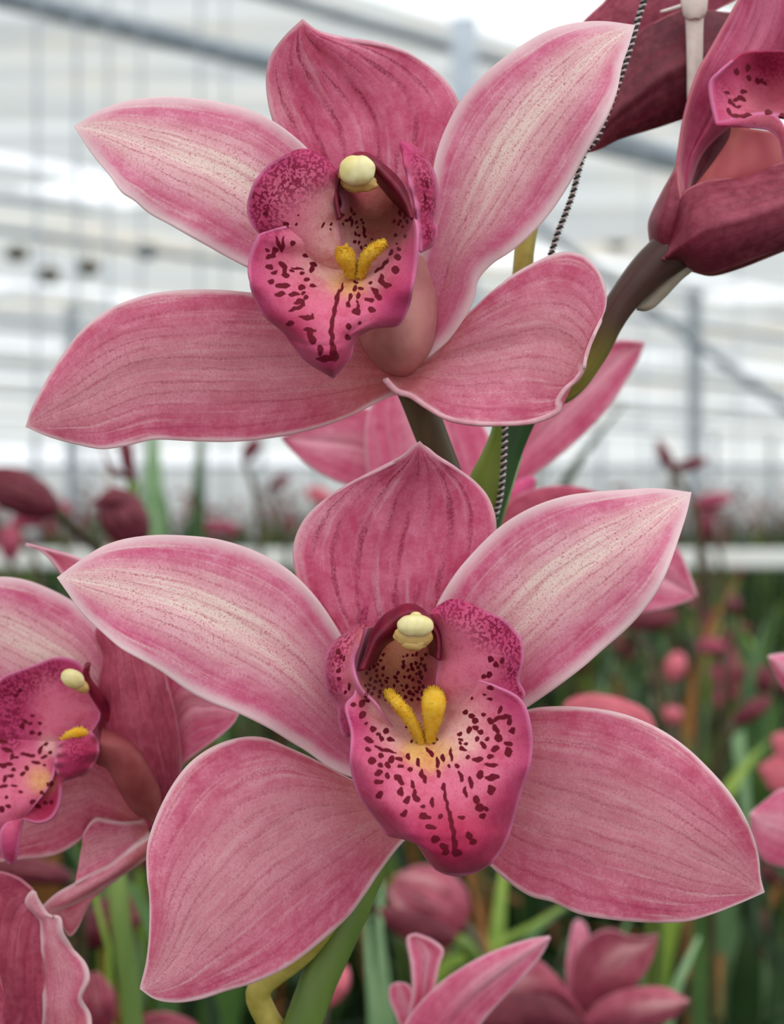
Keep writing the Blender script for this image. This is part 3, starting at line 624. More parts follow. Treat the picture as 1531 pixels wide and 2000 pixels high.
ab(m, [(292,1634),(262,1653),(221,1687),(185,1706),(146,1727),(112,1746),(78,1774)], [(291,1672),(265,1690),(238,1708),(210,1727),(183,1744),(136,1768),(84,1786)], YC, mid=[1,3,3,2], ea=[0,-1.5,-2,0], eb=[-2,-4,-4,0], nu=60, nv=15)
ab(m, [(240,1700),(200,1730),(150,1755),(120,1768),(92,1782)], [(230,1715),(190,1745),(177,1757),(165,1778),(146,1818),(136,1828),(127,1815),(119,1791),(92,1784)], YC+.001, mid=[-3,-3,-2,0], ea=0, eb=-1, nu=50, nv=17)
o = m.build('sepal', M['sepal'], C, thick=TH, offset=0); o['label'] = 'drooping sepal folded over along a pale rim'
YD = YC-.010
fx3 = lipcols(zspots(0, 1230, 4.257, [(165,500,18,14),(135,548,18,12),(150,650,12,10),(268,712,18,14),(210,760,44,11,25),(250,775,20,13),(328,775,18,12),(185,800,18,22),(272,855,22,15),(328,862,15,15),(382,950,16,14),(340,1000,14,34,20),(415,1022,15,12),(300,1105,36,12,15),(370,1130,15,12),(220,1040,40,14,10),(370,1060,26,10,-10),(60,1000,50,14,20),(30,930,34,16,20),(20,1130,30,20),(80,1120,24,14),(85,1215,26,12),(30,1305,30,11,-20),(120,1165,18,14),(190,1200,20,14,-10),(225,1150,14,22),(40,1240,16,24),(172,1350,16,14),(55,1395,14,14),(70,1465,18,14),(15,1490,20,22),(120,1300,24,10),(430,1280,18,18),(355,1355,18,16),(270,1430,24,14,-10),(320,1472,22,17),(385,1440,16,14),(433,1430,15,14),(400,1290,10,20),(140,1065,20,12),(100,1060,14,20),(270,1050,24,12)]),
 [(20,1340,MG),(60,1310,MG),(110,1290,MG),(150,1300,MG),(10,1400,MG),(20,1450,MG),(50,1500,PKL),(90,1340,PKL,18),(120,1370,PKL),(140,1400,PKL),(170,1390,PKL,18),(100,1460,PALE,12),(70,1520,YEL,14),(85,1530,YEL,12),(30,1550,PKL),(95,1580,MG2,20),(115,1560,MG2),(60,1600,MG2,22),(20,1640,MG),(10,1590,PKL),(150,1470,MG),(170,1480,MG2),(110,1500,MG,10),(190,1400,MG,12)],
 [(50,1320,36,.8),(20,1350,36,.9),(100,1305,26,.6),(20,1400,26,.9),(20,1440,24,.8),(150,1465,22,.7)])
lm = Mesh()
ab(lm, [(178,1435),(196,1400),(193,1365),(178,1330),(150,1292),(110,1284),(70,1298),(30,1312),(4,1324),(-20,1360)], [(125,1450),(110,1455),(95,1480),(60,1490),(20,1490),(-10,1480),(-30,1440)], YD, mid=[-6,-5,-4,-2], ea=[1,1,1,1], eb=[2,1,0,0], nu=90, nv=60, extra=fx3)
ab(lm, [(118,1450),(112,1490),(100,1530),(70,1570),(44,1596),(20,1610)], [(-30,1440),(-60,1500),(-60,1560),(-40,1620),(-10,1660),(0,1670)], YD-.001, mid=[-2,0,2,0], ea=[0,1,0,0], eb=0, nu=70, nv=60, extra=fx3)
ab(lm, [(104,1490),(98,1520),(80,1550),(60,1575),(42,1594)], [(106,1490),(118,1515),(120,1550),(114,1580),(100,1600),(75,1608),(44,1600)], YD-.003, mid=[-2,-2,-2,-1], ea=[-1,-2,-1,0], eb=[0,1,1,0], nu=50, nv=30, extra=fx3)
ab(lm, [(44,1597),(20,1604),(4,1618),(0,1640),(6,1670),(18,1686)], [(44,1600),(42,1615),(36,1650),(30,1682),(24,1687),(18,1686)], YD-.003, mid=[-1,1,1,-1], ea=-1, eb=-1, nu=40, nv=20, extra=fx3)
lipC = lm.build('lip', M['lip'], C, thick=.0005, offset=0); lipC['label'] = 'spotted magenta lip'
sl = Mesh()
ab(sl, [(116,1450),(112,1470),(107,1490),(112,1510),(120,1524)], [(175,1428),(188,1440),(192,1468),(186,1485),(165,1512),(140,1520),(120,1524)], YD-.002, mid=[0,2,1,-1], ea=-1, eb=[-2,-4,-3,-1], rip=1.2, rf=4, nu=60, nv=40, extra=fx3)
o = sl.build('side_lobe', M['lip'], C, thick=.0005, offset=0); o.parent = lipC
o = ridge(C, [(122,1443,0),(140,1433,1),(158,1430,1),(174,1436,-1)], YD-.001, [4,9,10,5], hairs=120, seed=11); o.parent = lipC
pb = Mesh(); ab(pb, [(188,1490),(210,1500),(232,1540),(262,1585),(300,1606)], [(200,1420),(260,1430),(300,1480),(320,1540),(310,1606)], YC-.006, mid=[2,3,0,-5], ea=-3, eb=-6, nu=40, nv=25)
o = pb.build('lip_base', plain('lip_base_dark_rose', (176,92,92), (150,66,70), 120, .15, .5), C, thick=.0005, offset=0); o.parent = lipC  # darker rose than the lip base of the upper flower
cc = Mesh(); tube(cc, [W(172,1296,YD), W(168,1318,YD+.001), W(180,1345,YD+.002), W(215,1400,YD+.006), W(270,1520,YC+.004)], [6*PX,12*PX,14*PX,16*PX,16*PX], seg=16, n=30)
cC = cc.build('column', M['column'], C)
a = Mesh(); blob(a, W(142,1326,YD-.002), 27*PX, 20*PX, 20*PX, .45, lump=.05, seed=31); o = a.build('anther_cap', M['anther'], C); o.parent = cC
a = Mesh(); blob(a, W(158,1340,YD-.001), 20*PX, 14*PX, 16*PX, .6, lump=.1, seed=33); o = a.build('stigma', M['stigma'], C); o.parent = cC
pd = Mesh(); tube(pd, [W(300,1600,YC+.008), W(350,1680,YC+.014), W(420,1760,YC+.02), W(560,1900,YC+.024)], [22*PX]*2, seg=12, n=24); pd.build('pedicel', M['stemdk'], C)

# ================= bottom left flower
YE = .345
E = thing('orchid_flower', 'pink orchid in the bottom left corner with wavy rimmed petals, cut off by the frame', 'orchid flower', W(-60, 1930, YE+.01))
m = Mesh()
ab(m, [(-80,1980),(-60,1800),(-20,1705),(0,1702),(35,1714),(64,1738)], [(-60,2080),(40,2080),(92,2050),(88,1960),(84,1880),(82,1800),(70,1745)], YE, mid=[-6,-2,1,0], ea=1, eb=[-1,-2,-2,0], nu=60, nv=31, groove=1)
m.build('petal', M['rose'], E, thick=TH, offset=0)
m = Mesh()
ab(m, [(60,2090),(84,2000),(84,1920),(82,1850),(78,1800),(64,1780),(51,1762),(56,1748),(66,1739)], [(180,2060),(178,2010),(176,1980),(159,1950),(165,1932),(173,1910),(165,1878),(141,1850),(122,1822),(116,1792),(96,1788),(84,1772),(70,1742)], YE-.001, mid=[0,1,1,2], ea=[-3,-4,-3,-1], eb=[1,2,1,0], rip=1.2, rf=3, nu=90, nv=31)
o = m.build('petal', M['sepal'], E, thick=TH, offset=0); o['label'] = 'wavy petal with a pale rim'
m = Mesh()
ab(m, [(-80,1990),(-40,1900),(-10,1890),(5,1930),(8,2020)], [(-80,2050),(-40,2050),(-10,2060),(0,2060),(8,2020)], YE-.008, mid=[0,2,1], ea=0, eb=0, nu=30, nv=15)
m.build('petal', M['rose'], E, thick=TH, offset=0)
m = Mesh(); tube(m, [W(-60,1950,YE+.01), W(-30,2060,YE+.016), W(60,2150,YE+.025), W(160,2300,YE+.03)], [20*PX]*2, seg=12, n=24); m.build('pedicel', M['stemdk'], E)

# ================= top right flower, seen from below
YT = .333
T = thing('orchid_flower', 'half-open rose orchid at the top right edge, pointing right on a brown stalk', 'orchid flower', W(1330, 470, YT+.006))
tepal('petal', T, [(1328,420),(1329,387),(1322,330),(1327,285),(1334,238),(1346,189),(1363,140),(1388,95),(1419,40),(1445,-5),(1480,-60)],
      [(1332,420),(1370,300),(1430,240),(1500,160),(1560,60),(1560,-20),(1480,-60)], YT+.003, M['petT'], mid=[-1,-2,-1,2], ea=[3,3,2,0], eb=[-6,-8,-6,0], groove=.6, nu=80)
tepal('petal', T, [(1330,420),(1338,330),(1350,250),(1375,180),(1400,120)], [(1331,420),(1380,360),(1440,300),(1470,220),(1480,120)], YT+.004, M['maroon'], mid=[-4,-8,-8,-4], ea=[4,2,1,1], eb=-6, nu=40)  # maroon sheet painting the shadow in the hollow behind the lip
tepal('sepal', T, [(1290,506),(1276,488),(1268,440),(1273,420),(1297,371),(1318,333),(1324,318)], [(1330,512),(1330,480),(1326,440),(1334,410),(1331,385),(1327,350),(1324,318)], YT-.001, M['back'], mid=[-2,2,2,0], ea=[-6,-7,-5,0], eb=[-1,-1,0,0], nu=50)
tepal('sepal', T, [(1300,508),(1320,430),(1333,380),(1360,362),(1386,353),(1430,349),(1462,341),(1500,328),(1545,312),(1600,300)],
      [(1290,506),(1326,512),(1366,531),(1387,534),(1420,524),(1456,511),(1500,494),(1545,478),(1600,440)], YT-.003, M['back'], mid=[0,5,6,5], ea=[-3,-5,-5,-3], eb=[-6,-9,-9,-6], groove=-.8, nu=80)
tepal('sepal', T, [(1300,508),(1380,480),(1450,440),(1600,380)], [(1310,512),(1360,531),(1390,537),(1440,524),(1490,505),(1600,460)], YT+.006, M['maroon'], mid=0, ea=0, eb=-3, nu=40)
fx5 = lipcols([(1418,181,5,3,10),(1449,180,6,4),(1446,193,8,5,30),(1427,203,4,9,-40),(1436,196,5,3),(1422,219,4,8,-35),(1434,228,10,3,15),(1455,228,12,3,-8),(1458,133,4,7,20),(1460,152,4,6),(1436,140,4,6),(1480,160,4,4),(1487,157,3,5),(1493,162,4,4),(1475,156,3,4),(1500,222,6,4),(1528,228,6,4),(1440,210,5,3)],
 [(1400,170,MG),(1395,220,MG),(1415,140,MG),(1430,200,PKL,14),(1445,190,PKL),(1462,200,(236,140,140),10),(1480,190,(190,90,110)),(1510,190,(190,90,110)),(1500,130,(170,50,90)),(1450,115,MG2),(1480,110,MG2)], [(1410,180,22,.3),(1500,120,40,.6)])
lm = Mesh()
net(lm, [[(1427,121,1),(1450,104,-2),(1490,100,-4),(1570,100,-2)],
         [(1402,142,2),(1440,140,-3),(1490,140,-8),(1570,140,-3)],
         [(1386,162,2),(1435,175,-3),(1490,180,-9),(1570,170,-3)],
         [(1388,198,2.5),(1435,205,-2),(1490,205,-7),(1570,200,-3)],
         [(1398,243,3),(1440,236,1),(1500,226,0),(1570,240,-1)]], YT-.004, 90, 70, extra=fx5)
ab(lm, [(1398,243),(1420,240),(1440,233),(1466,224),(1486,221),(1505,222),(1522,235),(1535,262),(1540,300)], [(1399,245),(1430,246),(1470,249),(1500,254),(1515,263),(1524,275),(1527,290),(1530,312),(1540,330)], YT-.008, mid=[0,1,1,0], ea=-.5, eb=-.5, nu=60, nv=20, extra=fx5)
lipT = lm.build('lip', M['lip'], T, thick=.0005, offset=0); lipT['label'] = 'spotted magenta lip'
pb = Mesh(); ab(pb, [(1430,246),(1425,270),(1400,310),(1370,350),(1345,380)], [(1530,262),(1530,310),(1520,350),(1450,380),(1350,400)], YT-.003, mid=[2,2,0,-4], ea=[-3,-4,-4,-2], eb=-3, nu=40, nv=30)
o = pb.build('lip_base', plain('lip_base_veined', (226,138,120), (190,84,96), 60, .2, .5, stretch=(1,1,.6)), T, thick=.0005, offset=0); o.parent = lipT
pd = Mesh(); tube(pd, [W(1315,488,YT+.002), W(1275,520,YT+.003), W(1225,575,YT+.004), W(1188,630,YT+.005), W(1160,690,YT+.007), W(1110,760,YT+.010), W(1050,790,YT+.013)], [46*PX,40*PX,33*PX,31*PX,27*PX,24*PX,18*PX], seg=20, n=50)
s = NT('pedicel_brown_to_green'); uvn = s.n('ShaderNodeUVMap', uv_map='UVMap'); sp_ = s.n('ShaderNodeSeparateXYZ'); s.put(sp_.inputs[0], uvn.outputs[0])
nn = s.noise(s.comb(s.math('MULTIPLY', sp_.outputs[0], 3.0), s.math('MULTIPLY', sp_.outputs[1], 20.0), 0.0), 1, 3)
cc_ = s.mix(s.step(sp_.outputs[0], .38, .7), lin((92,66,60)), lin((150,146,70)))
M['pedbrown'] = s.finish(s.mix(s.step(nn, .3, .7, 0, .5), cc_, s.mix(1.0, cc_, (.5,.45,.4), 'MULTIPLY')), 0, .4, .4)
pd.build('pedicel', M['pedbrown'], T)['label'] = 'purple brown pedicel turning green'
br = Mesh(); ab(br, [(1367,505),(1340,515),(1310,535),(1280,560),(1258,585),(1243,600)], [(1367,508),(1352,527),(1330,545),(1300,577),(1275,600),(1258,606),(1243,603)], YT+.006, mid=[0,2,0], ea=-1, eb=-1, nu=40, nv=15)
br.build('bract', M['bract'], T, thick=.0005, offset=0)['label'] = 'papery whitish bract'

# ================= dark bloom seen from behind at the top
YF = .352
G = thing('orchid_flower', 'dark maroon bloom seen from behind at the top, behind the white tie', 'orchid flower', W(1290, 60, YF+.01))
tepal('sepal', G, [(1270,-70),(1220,-50),(1180,5),(1160,24),(1139,46),(1130,70)], [(1440,0),(1400,20),(1340,60),(1270,80),(1200,90),(1130,70)], YF+.006, M['back'], mid=[0,2,2,0], ea=-2, eb=-1, nu=50)
tepal('sepal', G, [(1460,30),(1400,24),(1374,20),(1338,20),(1291,38),(1245,68),(1200,130),(1160,210),(1130,300)],
      [(1480,120),(1430,190),(1390,215),(1334,231),(1295,244),(1266,253),(1210,270),(1162,294),(1130,300)], YF, M['maroon'], mid=[0,3,4,2], ea=[-2,-3,-4,0], eb=[-3,-5,-4,0], groove=-.8, nu=70)
m = Mesh(); tube(m, [W(1330,-40,YF+.008), W(1370,-120,YF+.01), W(1300,-260,YF+.01), W(1180,-330,YF+.005)], [30*PX]*2, seg=12, n=24); m.build('pedicel', M['stemdk'], G)

# ================= rear bloom of the same spike, out of focus
YR = .452
R_ = thing('orchid_flower', 'out of focus pink bloom behind the two main orchids, its petals showing between them', 'orchid flower', W(930, 960, YR+.01))
kw = dict(nu=50, nv=21)
tepal('petal', R_, [(900,1040),(940,920),(1000,830),(1080,740),(1145,692),(1180,672),(1205,665),(1258,669)], [(940,1060),(965,1000),(1005,955),(1050,922),(1100,884),(1150,838),(1192,792),(1222,745),(1246,702),(1258,669)], YR, M['soft'], mid=[-6,-2,0,0], ea=2, eb=-1, groove=1, **kw)
tepal('petal', R_, [(880,1000),(800,860),(730,800),(660,800),(600,825),(550,855)], [(870,1060),(770,1010),(700,957),(650,938),(610,915),(580,890),(550,855)], YR, M['soft'], mid=[-6,-2,0,0], ea=1, eb=-1, groove=1, **kw)
tepal('sepal', R_, [(850,1100),(740,1000),(715,900),(716,820),(740,760),(800,690)], [(930,1100),(975,1000),(965,880),(920,790),(860,730),(800,690)], YR-.004, M['soft'], mid=[-6,0,2,2], ea=[1,-1,-2,0], eb=[1,-1,-2,0], groove=1.5, **kw)
tepal('sepal', R_, [(930,1060),(1000,1010),(1060,985),(1130,975),(1200,985),(1280,1025),(1325,1072),(1346,1120),(1361,1165)], [(930,1120),(1000,1180),(1100,1200),(1200,1203),(1262,1195),(1320,1182),(1361,1165)], YR, M['soft'], mid=[-6,-2,1,0], ea=1, eb=0, groove=2.5, **kw)
m = Mesh(); ab(m, [(960,1040),(1000,975),(1050,955),(1110,950),(1180,965)], [(965,1060),(1020,1040),(1080,1020),(1130,1000),(1180,965)], YR-.012, mid=2, ea=-2, eb=-2, nu=30, nv=15)
m.build('petal', M['rose'], R_, thick=TH, offset=0)
m = Mesh(); ab(m, [(975,1000),(985,960),(1010,940),(1040,930)], [(985,1010),(1020,985),(1040,960),(1046,938)], YR-.004, mid=2, ea=-1, eb=-1, nu=24, nv=15, extra=lipcols([], [(1010,960,(240,110,160))]))
m.build('lip', M['lip'], R_, thick=.0005, offset=0)
m = Mesh(); tube(m, [W(930,1060,YR+.002), W(900,1150,YR-.01), W(850,1260,YR-.05), W(810,1380,.35)], [26*PX]*2, seg=12, n=24); m.build('pedicel', M['stemdk'], R_)

# ================= bottom flower, tips only
YG = .40
H = thing('orchid_flower', 'pink orchid at the bottom edge below the lower bloom, one long pointed petal upright', 'orchid flower', W(850, 2080, YG+.01))
kw = dict(nu=50, nv=23)
tepal('petal', H, [(770,2080),(785,2010),(815,1965),(860,1920),(900,1892),(950,1865),(1000,1846),(1035,1836),(1073,1830)], [(900,2080),(935,2005),(972,1960),(1010,1920),(1045,1880),(1062,1855),(1073,1830)], YG, M['soft'], mid=[0,2,2,-1], ea=-2, eb=-2, groove=-2, **kw)
tepal('petal', H, [(795,2060),(800,1980),(806,1930),(802,1880),(796,1845),(797,1830),(812,1825)], [(850,2050),(848,1980),(850,1925),(858,1880),(865,1856),(845,1838),(812,1825)], YG+.006, M['soft'], mid=[0,1,1,0], ea=2, eb=2, groove=-1, **kw)
tepal('sepal', H, [(800,2060),(775,1990),(760,1950),(762,1925),(776,1918)], [(830,2050),(820,1980),(808,1940),(796,1922),(776,1918)], YG+.012, M['soft'], mid=0, ea=0, eb=0, **kw)
m = Mesh(); tube(m, [W(850,2070,YG+.01), W(840,2200,YG+.02), W(700,2500,YG+.05)], [20*PX]*2, seg=12, n=16); m.build('pedicel', M['stem'], H)

# ================= blurred flower lower right of it
YH = .60
K = thing('orchid_flower', 'strongly blurred rose orchid near the bottom right, between strap leaves', 'orchid flower', W(1140, 1990, YH))
tepal('petal', K, [(1120,1990),(1115,1930),(1125,1860),(1160,1825),(1190,1815),(1235,1830),(1285,1826)], [(1150,2000),(1200,1955),(1245,1920),(1270,1880),(1280,1850),(1285,1826)], YH, M['blush'], mid=[-6,0,2], ea=1, eb=-1, **kw)
tepal('petal', K, [(1115,1990),(1105,1900),(1110,1850),(1122,1800),(1132,1795)], [(1135,1980),(1140,1900),(1150,1850),(1146,1810),(1132,1795)], YH+.01, M['soft'], mid=0, **kw)
tepal('sepal', K, [(1130,1995),(1180,1950),(1240,1930),(1300,1930),(1345,1955)], [(1130,2020),(1200,2010),(1270,2005),(1320,1985),(1345,1955)], YH-.005, M['blush'], mid=[0,4,3], ea=-3, eb=-3, **kw)
tepal('sepal', K, [(1140,1980),(1080,1900),(1030,1865),(980,1870),(930,1930)], [(1150,2010),(1100,1960),(1040,1960),(960,1990),(930,1930)], YH, M['blush'], mid=[0,4,3], ea=-2, eb=-3, **kw)
tepal('sepal', K, [(1140,1990),(1080,1950),(1000,1940),(950,1950),(900,2000)], [(1140,2030),(1060,2030),(980,2040),(900,2040),(900,2000)], YH-.008, M['maroon'], mid=[0,4,3], ea=-3, eb=-3, **kw)
m = Mesh(); tube(m, [W(1140,2000,YH), W(1160,2200,YH), W(1160,2600,YH+.02)], [.004]*2, seg=10, n=16); m.build('pedicel', M['stem'], K)

# ================= other out of focus blooms and buds
def mini(label, pet, Y, mat, cpt, stem_to=None, group=None):
    t = thing('orchid_flower', label, 'orchid flower', W(cpt[0], cpt[1], Y), group)
    for A, B in pet: tepal('petal', t, A, B, Y, M[mat], mid=[-2,1,0], ea=-2, eb=-2, nu=36, nv=15)
    if stem_to:
        m = Mesh(); tube(m, [W(cpt[0], cpt[1], Y)]+[W(*s) for s in stem_to], [.0035]*2, seg=8, n=16); m.build('pedicel', M['stem'], t)
    return t
mini('salmon pink bloom peeping over the lower right sepal of the lower orchid', [([(1240,1520),(1150,1450),(1100,1380),(1125,1362),(1160,1356)], [(1280,1500),(1282,1440),(1268,1395),(1220,1368),(1160,1356)])], .62, 'salmon', (1250,1500), [(1270,1600,.62),(1280,2000,.66)])
mini('pink bloom cut off by the right edge, one rounded pale petal in view', [([(1600,1620),(1570,1560),(1531,1540),(1495,1565),(1465,1590)], [(1600,1680),(1560,1695),(1520,1692),(1490,1678),(1472,1640),(1465,1590)])], .45, 'soft', (1600,1650), [(1640,1800,.46),(1640,2400,.5)])
mini('pale petal tip of a bloom at the right edge above the foliage', [([(1620,1290),(1560,1276),(1530,1277),(1500,1282)], [(1620,1400),(1560,1370),(1531,1345),(1515,1315),(1500,1282)])], .44, 'soft', (1610,1350), [(1650,1500,.45),(1660,2300,.5)])
mini('blurred rose bloom at the right edge, above the large cut-off petal', [([(1600,1500),(1560,1480),(1520,1475),(1480,1500)], [(1600,1560),(1560,1560),(1510,1545),(1480,1500)]), ([(1600,1500),(1560,1440),(1530,1430),(1505,1440)], [(1600,1540),(1560,1500),(1520,1480),(1505,1440)])], .95, 'salmon', (1590,1520), [(1600,1800,.97),(1600,2400,1.0)])

def bud(label, px, py, Y, lpx, wpx, deg, mat, stem=None, extra=None, tip=.75, group=None):
    """closed bud; deg: direction of its tip in the picture plane, anticlockwise"""
    k = Y/F; a = math.radians(deg)
    t = thing('orchid_bud', label, 'flower bud', W(px, py, Y), group)
    m = Mesh(); blob(m, W(px, py, Y), lpx/2*k, wpx/2*k, wpx/2*k, -a, tipx=tip, lump=.06, seed=px)
    m.build('bud_body', M[mat], t)
    for sgn in (-1, 1):      # outer sepals wrapped round the bud
        m = Mesh(); c = np.array([px, py], float); d = np.array([math.cos(a), -math.sin(a)]); nrm = np.array([-d[1], d[0]])*sgn
        A = [c-d*lpx*.49, c-d*lpx*.3+nrm*wpx*.3, c+nrm*wpx*.50, c+d*lpx*.3+nrm*wpx*.38, c+d*lpx*.52+nrm*wpx*.08]
        B = [c-d*lpx*.47, c-d*lpx*.25-nrm*wpx*.0, c+nrm*wpx*.02, c+d*lpx*.3+nrm*wpx*.05, c+d*lpx*.52+nrm*wpx*.08]
        r = wpx/2*k*1000
        ab(m, A, B, Y, mid=[0,r*.7,r*.9,r*.6,0], ea=[0,-r*.5,-r*.7,-r*.4,0], eb=[0,r*.15,r*.2,r*.1,0], nu=24, nv=11)
        m.build('sepal', M[mat], t, thick=.0008, offset=0)
    if stem:
        m = Mesh(); a0 = c-d*lpx*.45
        tube(m, [W(a0[0], a0[1], Y)]+[W(*s) for s in stem], [.0028,.0026,.003], seg=8, n=20); m.build('pedicel', M['stemdk'], t)
    return t
bud('large blurred rose bud below the lip of the lower orchid', 838, 1765, .8, 165, 150, 150, 'blush', [(935,1850,.8),(950,2000,.82),(950,2500,.85)])
mini('dark rose outer petal opening left of the large blurred bud', [([(900,1830),(840,1790),(790,1775),(735,1775)], [(900,1845),(850,1850),(800,1840),(765,1815),(735,1775)])], .78, 'maroon', (900,1838), [(940,1900,.8),(950,2400,.85)])
bud('dark maroon bud at the left edge, drooping on an arched stalk', 40, 962, .85, 165, 84, 155, 'maroon', [(140,1030,.87),(195,1080,.9),(240,1300,.95),(260,2000,1.0)], tip=.4)
bud('dark maroon hooked bud just above the left petal of the lower orchid', 242, 1012, .8, 130, 92, 120, 'maroon', [(300,1100,.82),(330,1300,.85),(340,2000,.9)], tip=.5)
mini('hooked petal tip reaching left from the maroon bud', [([(255,970),(225,962),(200,968),(175,985)], [(262,1010),(225,990),(200,985),(175,985)])], .79, 'maroon', (258,990))
mini('small dark withered bloom under the left sepal of the upper orchid', [([(262,940),(240,910),(232,880),(228,850)], [(266,940),(262,905),(260,880),(250,850)]), ([(262,935),(215,905),(200,880),(196,850)], [(262,940),(220,925),(205,900),(196,850)])], .95, 'maroon', (262,940), [(256,1000,.95),(250,1300,1.0)])
bud('small salmon bud in the foliage right of the lower orchid', 1318, 1303, 1.25, 62, 42, 70, 'salmon', [(1322,1400,1.25),(1330,2000,1.3)])
bud('small round salmon bud below the other, deep in the foliage', 1313, 1396, 1.25, 40, 38, 90, 'salmon', [(1315,1480,1.25),(1325,2000,1.3)])
bud('dark red bud leaning right in the foliage near the right edge', 1468, 1388, 1.1, 90, 36, 35, 'maroon', [(1400,1500,1.12),(1390,2000,1.2)])
bud('dusky rose bud above the orange stalk at the right', 1390, 1262, 1.5, 60, 34, 175, 'rose', [(1420,1330,1.5),(1430,2000,1.6)])
bud('blurred rose bud in the bottom left foliage beside the green stem', 190, 1960, .62, 120, 70, 100, 'back', [(195,2100,.62),(200,2500,.7)])
bud('blurred rose bud lying low at the bottom edge, right of the green stem', 330, 2005, .62, 120, 50, 170, 'back', [(400,2060,.62),(410,2500,.7)])
bud('maroon bud left of the wavy bottom left petals', 215, 1800, .75, 150, 90, 30, 'maroon', [(140,1900,.76),(140,2500,.8)])
bud('small rose bud right of the thick green spike stem', 650, 1925, .7, 90, 56, 60, 'salmon', [(625,2010,.7),(620,2500,.75)])
bud('brownish maroon bud low at the left edge under the drooping lip', 60, 1700, .7, 160, 50, 170, 'maroon', [(150,1760,.72),(170,2300,.8)])
for i, (x, y, Y, l, wd, dg, mt, lb) in enumerate([
 (628,972,1.6,66,34,150,'salmon','small rose bud left of the tip of the lower orchid dorsal sepal'),
 (545,942,2.0,50,24,30,'maroon','tiny maroon bud between the two main orchids at left'),
 (490,878,1.8,56,30,60,'maroon','tiny dark bud just under the left sepal of the upper orchid'),
 (1300,893,1.5,74,24,118,'maroon','thin maroon bud standing against the pale greenhouse at the right'),
 (1345,908,1.5,76,24,15,'maroon','thin maroon bud pointing right against the pale greenhouse'),
 (1392,978,1.9,80,30,10,'rose','blurred rose bud right of the petal tip of the lower orchid'),
 (1375,1030,1.9,70,44,80,'maroon','dark bud right beside the petal tip of the lower orchid'),
 (60,1010,1.7,80,40,20,'rose','blurred rose bud below the drooping bud at the left edge'),
 (20,1060,1.6,70,44,90,'rose','blurred rose bud in the far left row near the white rail'),
 (430,1030,2.2,80,28,175,'rose','low rose bud over the pale rim of the lower orchid left petal'),
 (120,1000,2.1,46,30,60,'rose','tiny rose bud in the rows left of the hooked bud'),
 (1270,1210,1.3,110,44,10,'maroon','dark red bud in the shade under the right petal of the lower orchid')]):
    bud(lb, x, y, Y, l, wd, dg, mt, [(x+10, y+90, Y), (x+15, y+700, Y+.05)])

# ------------------------------------------------------------------ the main plant: pot, spike stem, leaves
def to_floor(px, py, Y, X=None, z=.24, Y2=None):
    p = W(px, py, Y); return Vector((p.x if X is None else X, Y2 if Y2 else p.y, z))
def strap(root, pts, wid, mat, name='leaf', fold=.22, facing=None, n=44):
    """strap leaf through world points with half widths; V-folded along its midrib"""
    P = spl([tuple(p) for p in pts], n); V = []; UV = []; nv = 7
    for i in range(n):
        t = Vector(P[min(n-1, i+1)]-P[max(0, i-1)]).normalized()
        f = Vector(facing or (0, -1, .25)).normalized()
        s = t.cross(f).normalized(); up = s.cross(t).normalized()
        wd = prof(wid, i/(n-1))
        for j in range(nv):
            k = 2*j/(nv-1)-1
            V.append(Vector(P[i])+s*wd*k+up*wd*fold*abs(k)); UV.append((i/(n-1), j/(nv-1)))
    m = Mesh(); m.add(V, grid_faces(n, nv), UV, {'rim': [5.0]*len(V)})
    return m.build(name, mat, root, thick=.0008, offset=0)
def pot_mesh():
    m = Mesh(); prf = [(.0, .0), (.075, .0), (.085, .10), (.098, .225), (.106, .228), (.106, .25), (.096, .25), (.092, .215), (.0, .21)]
    n = 24; V = []; 
    for r, z in prf:
        for k in range(n): V.append((r*math.cos(2*PI*k/n), r*math.sin(2*PI*k/n), z))
    m.add(V, [(i*n+k, i*n+(k+1) % n, (i+1)*n+(k+1) % n, (i+1)*n+k) for i in range(len(prf)-1) for k in range(n)])
    return m
M['leafshade'] = plain('sheath_shaded_green', (56,94,40), (40,72,32), 40, .1)  # darker green painting the shaded half of the sheath
BX, BY = -.02, .40
P0 = thing('orchid_plant', 'potted orchid plant whose green spike stem carries the two main blooms', 'potted plant', (BX, BY, 0))
pm = pot_mesh(); pm.v = [(x+BX, y+BY, z) for x, y, z in pm.v]; pm.build('pot', M['pot'], P0)
m = Mesh(); tube(m, [(BX, BY, .22), (BX-.01, BY-.03, .7), (-.025, .345, 1.15), W(585,2000,.335), W(640,1880,.335), W(700,1740,.337), W(790,1500,.342), W(880,1200,.346), W(950,1000,.348), W(985,880,.346)], [.0052,.005,.0042,.0036,.0036,.0034,.0036,.0034,.0034,.0036], seg=16, n=90)
m.build('flower_spike', M['stem'], P0)['label'] = 'thick green spike stem'
m = Mesh(); tube(m, [W(985,880,.346), W(1000,700,.344), W(1018,560,.342), W(1028,460,.342), W(1060,350,.344), W(1130,230,.35), W(1220,120,.36), W(1330,60,.368)], [28*PX, 24*PX, 22*PX, 22*PX, 20*PX, 18*PX, 14*PX], seg=14, n=60)
m.build('flower_spike', M['stemyl'], P0)['label'] = 'yellow green upper spike stem'
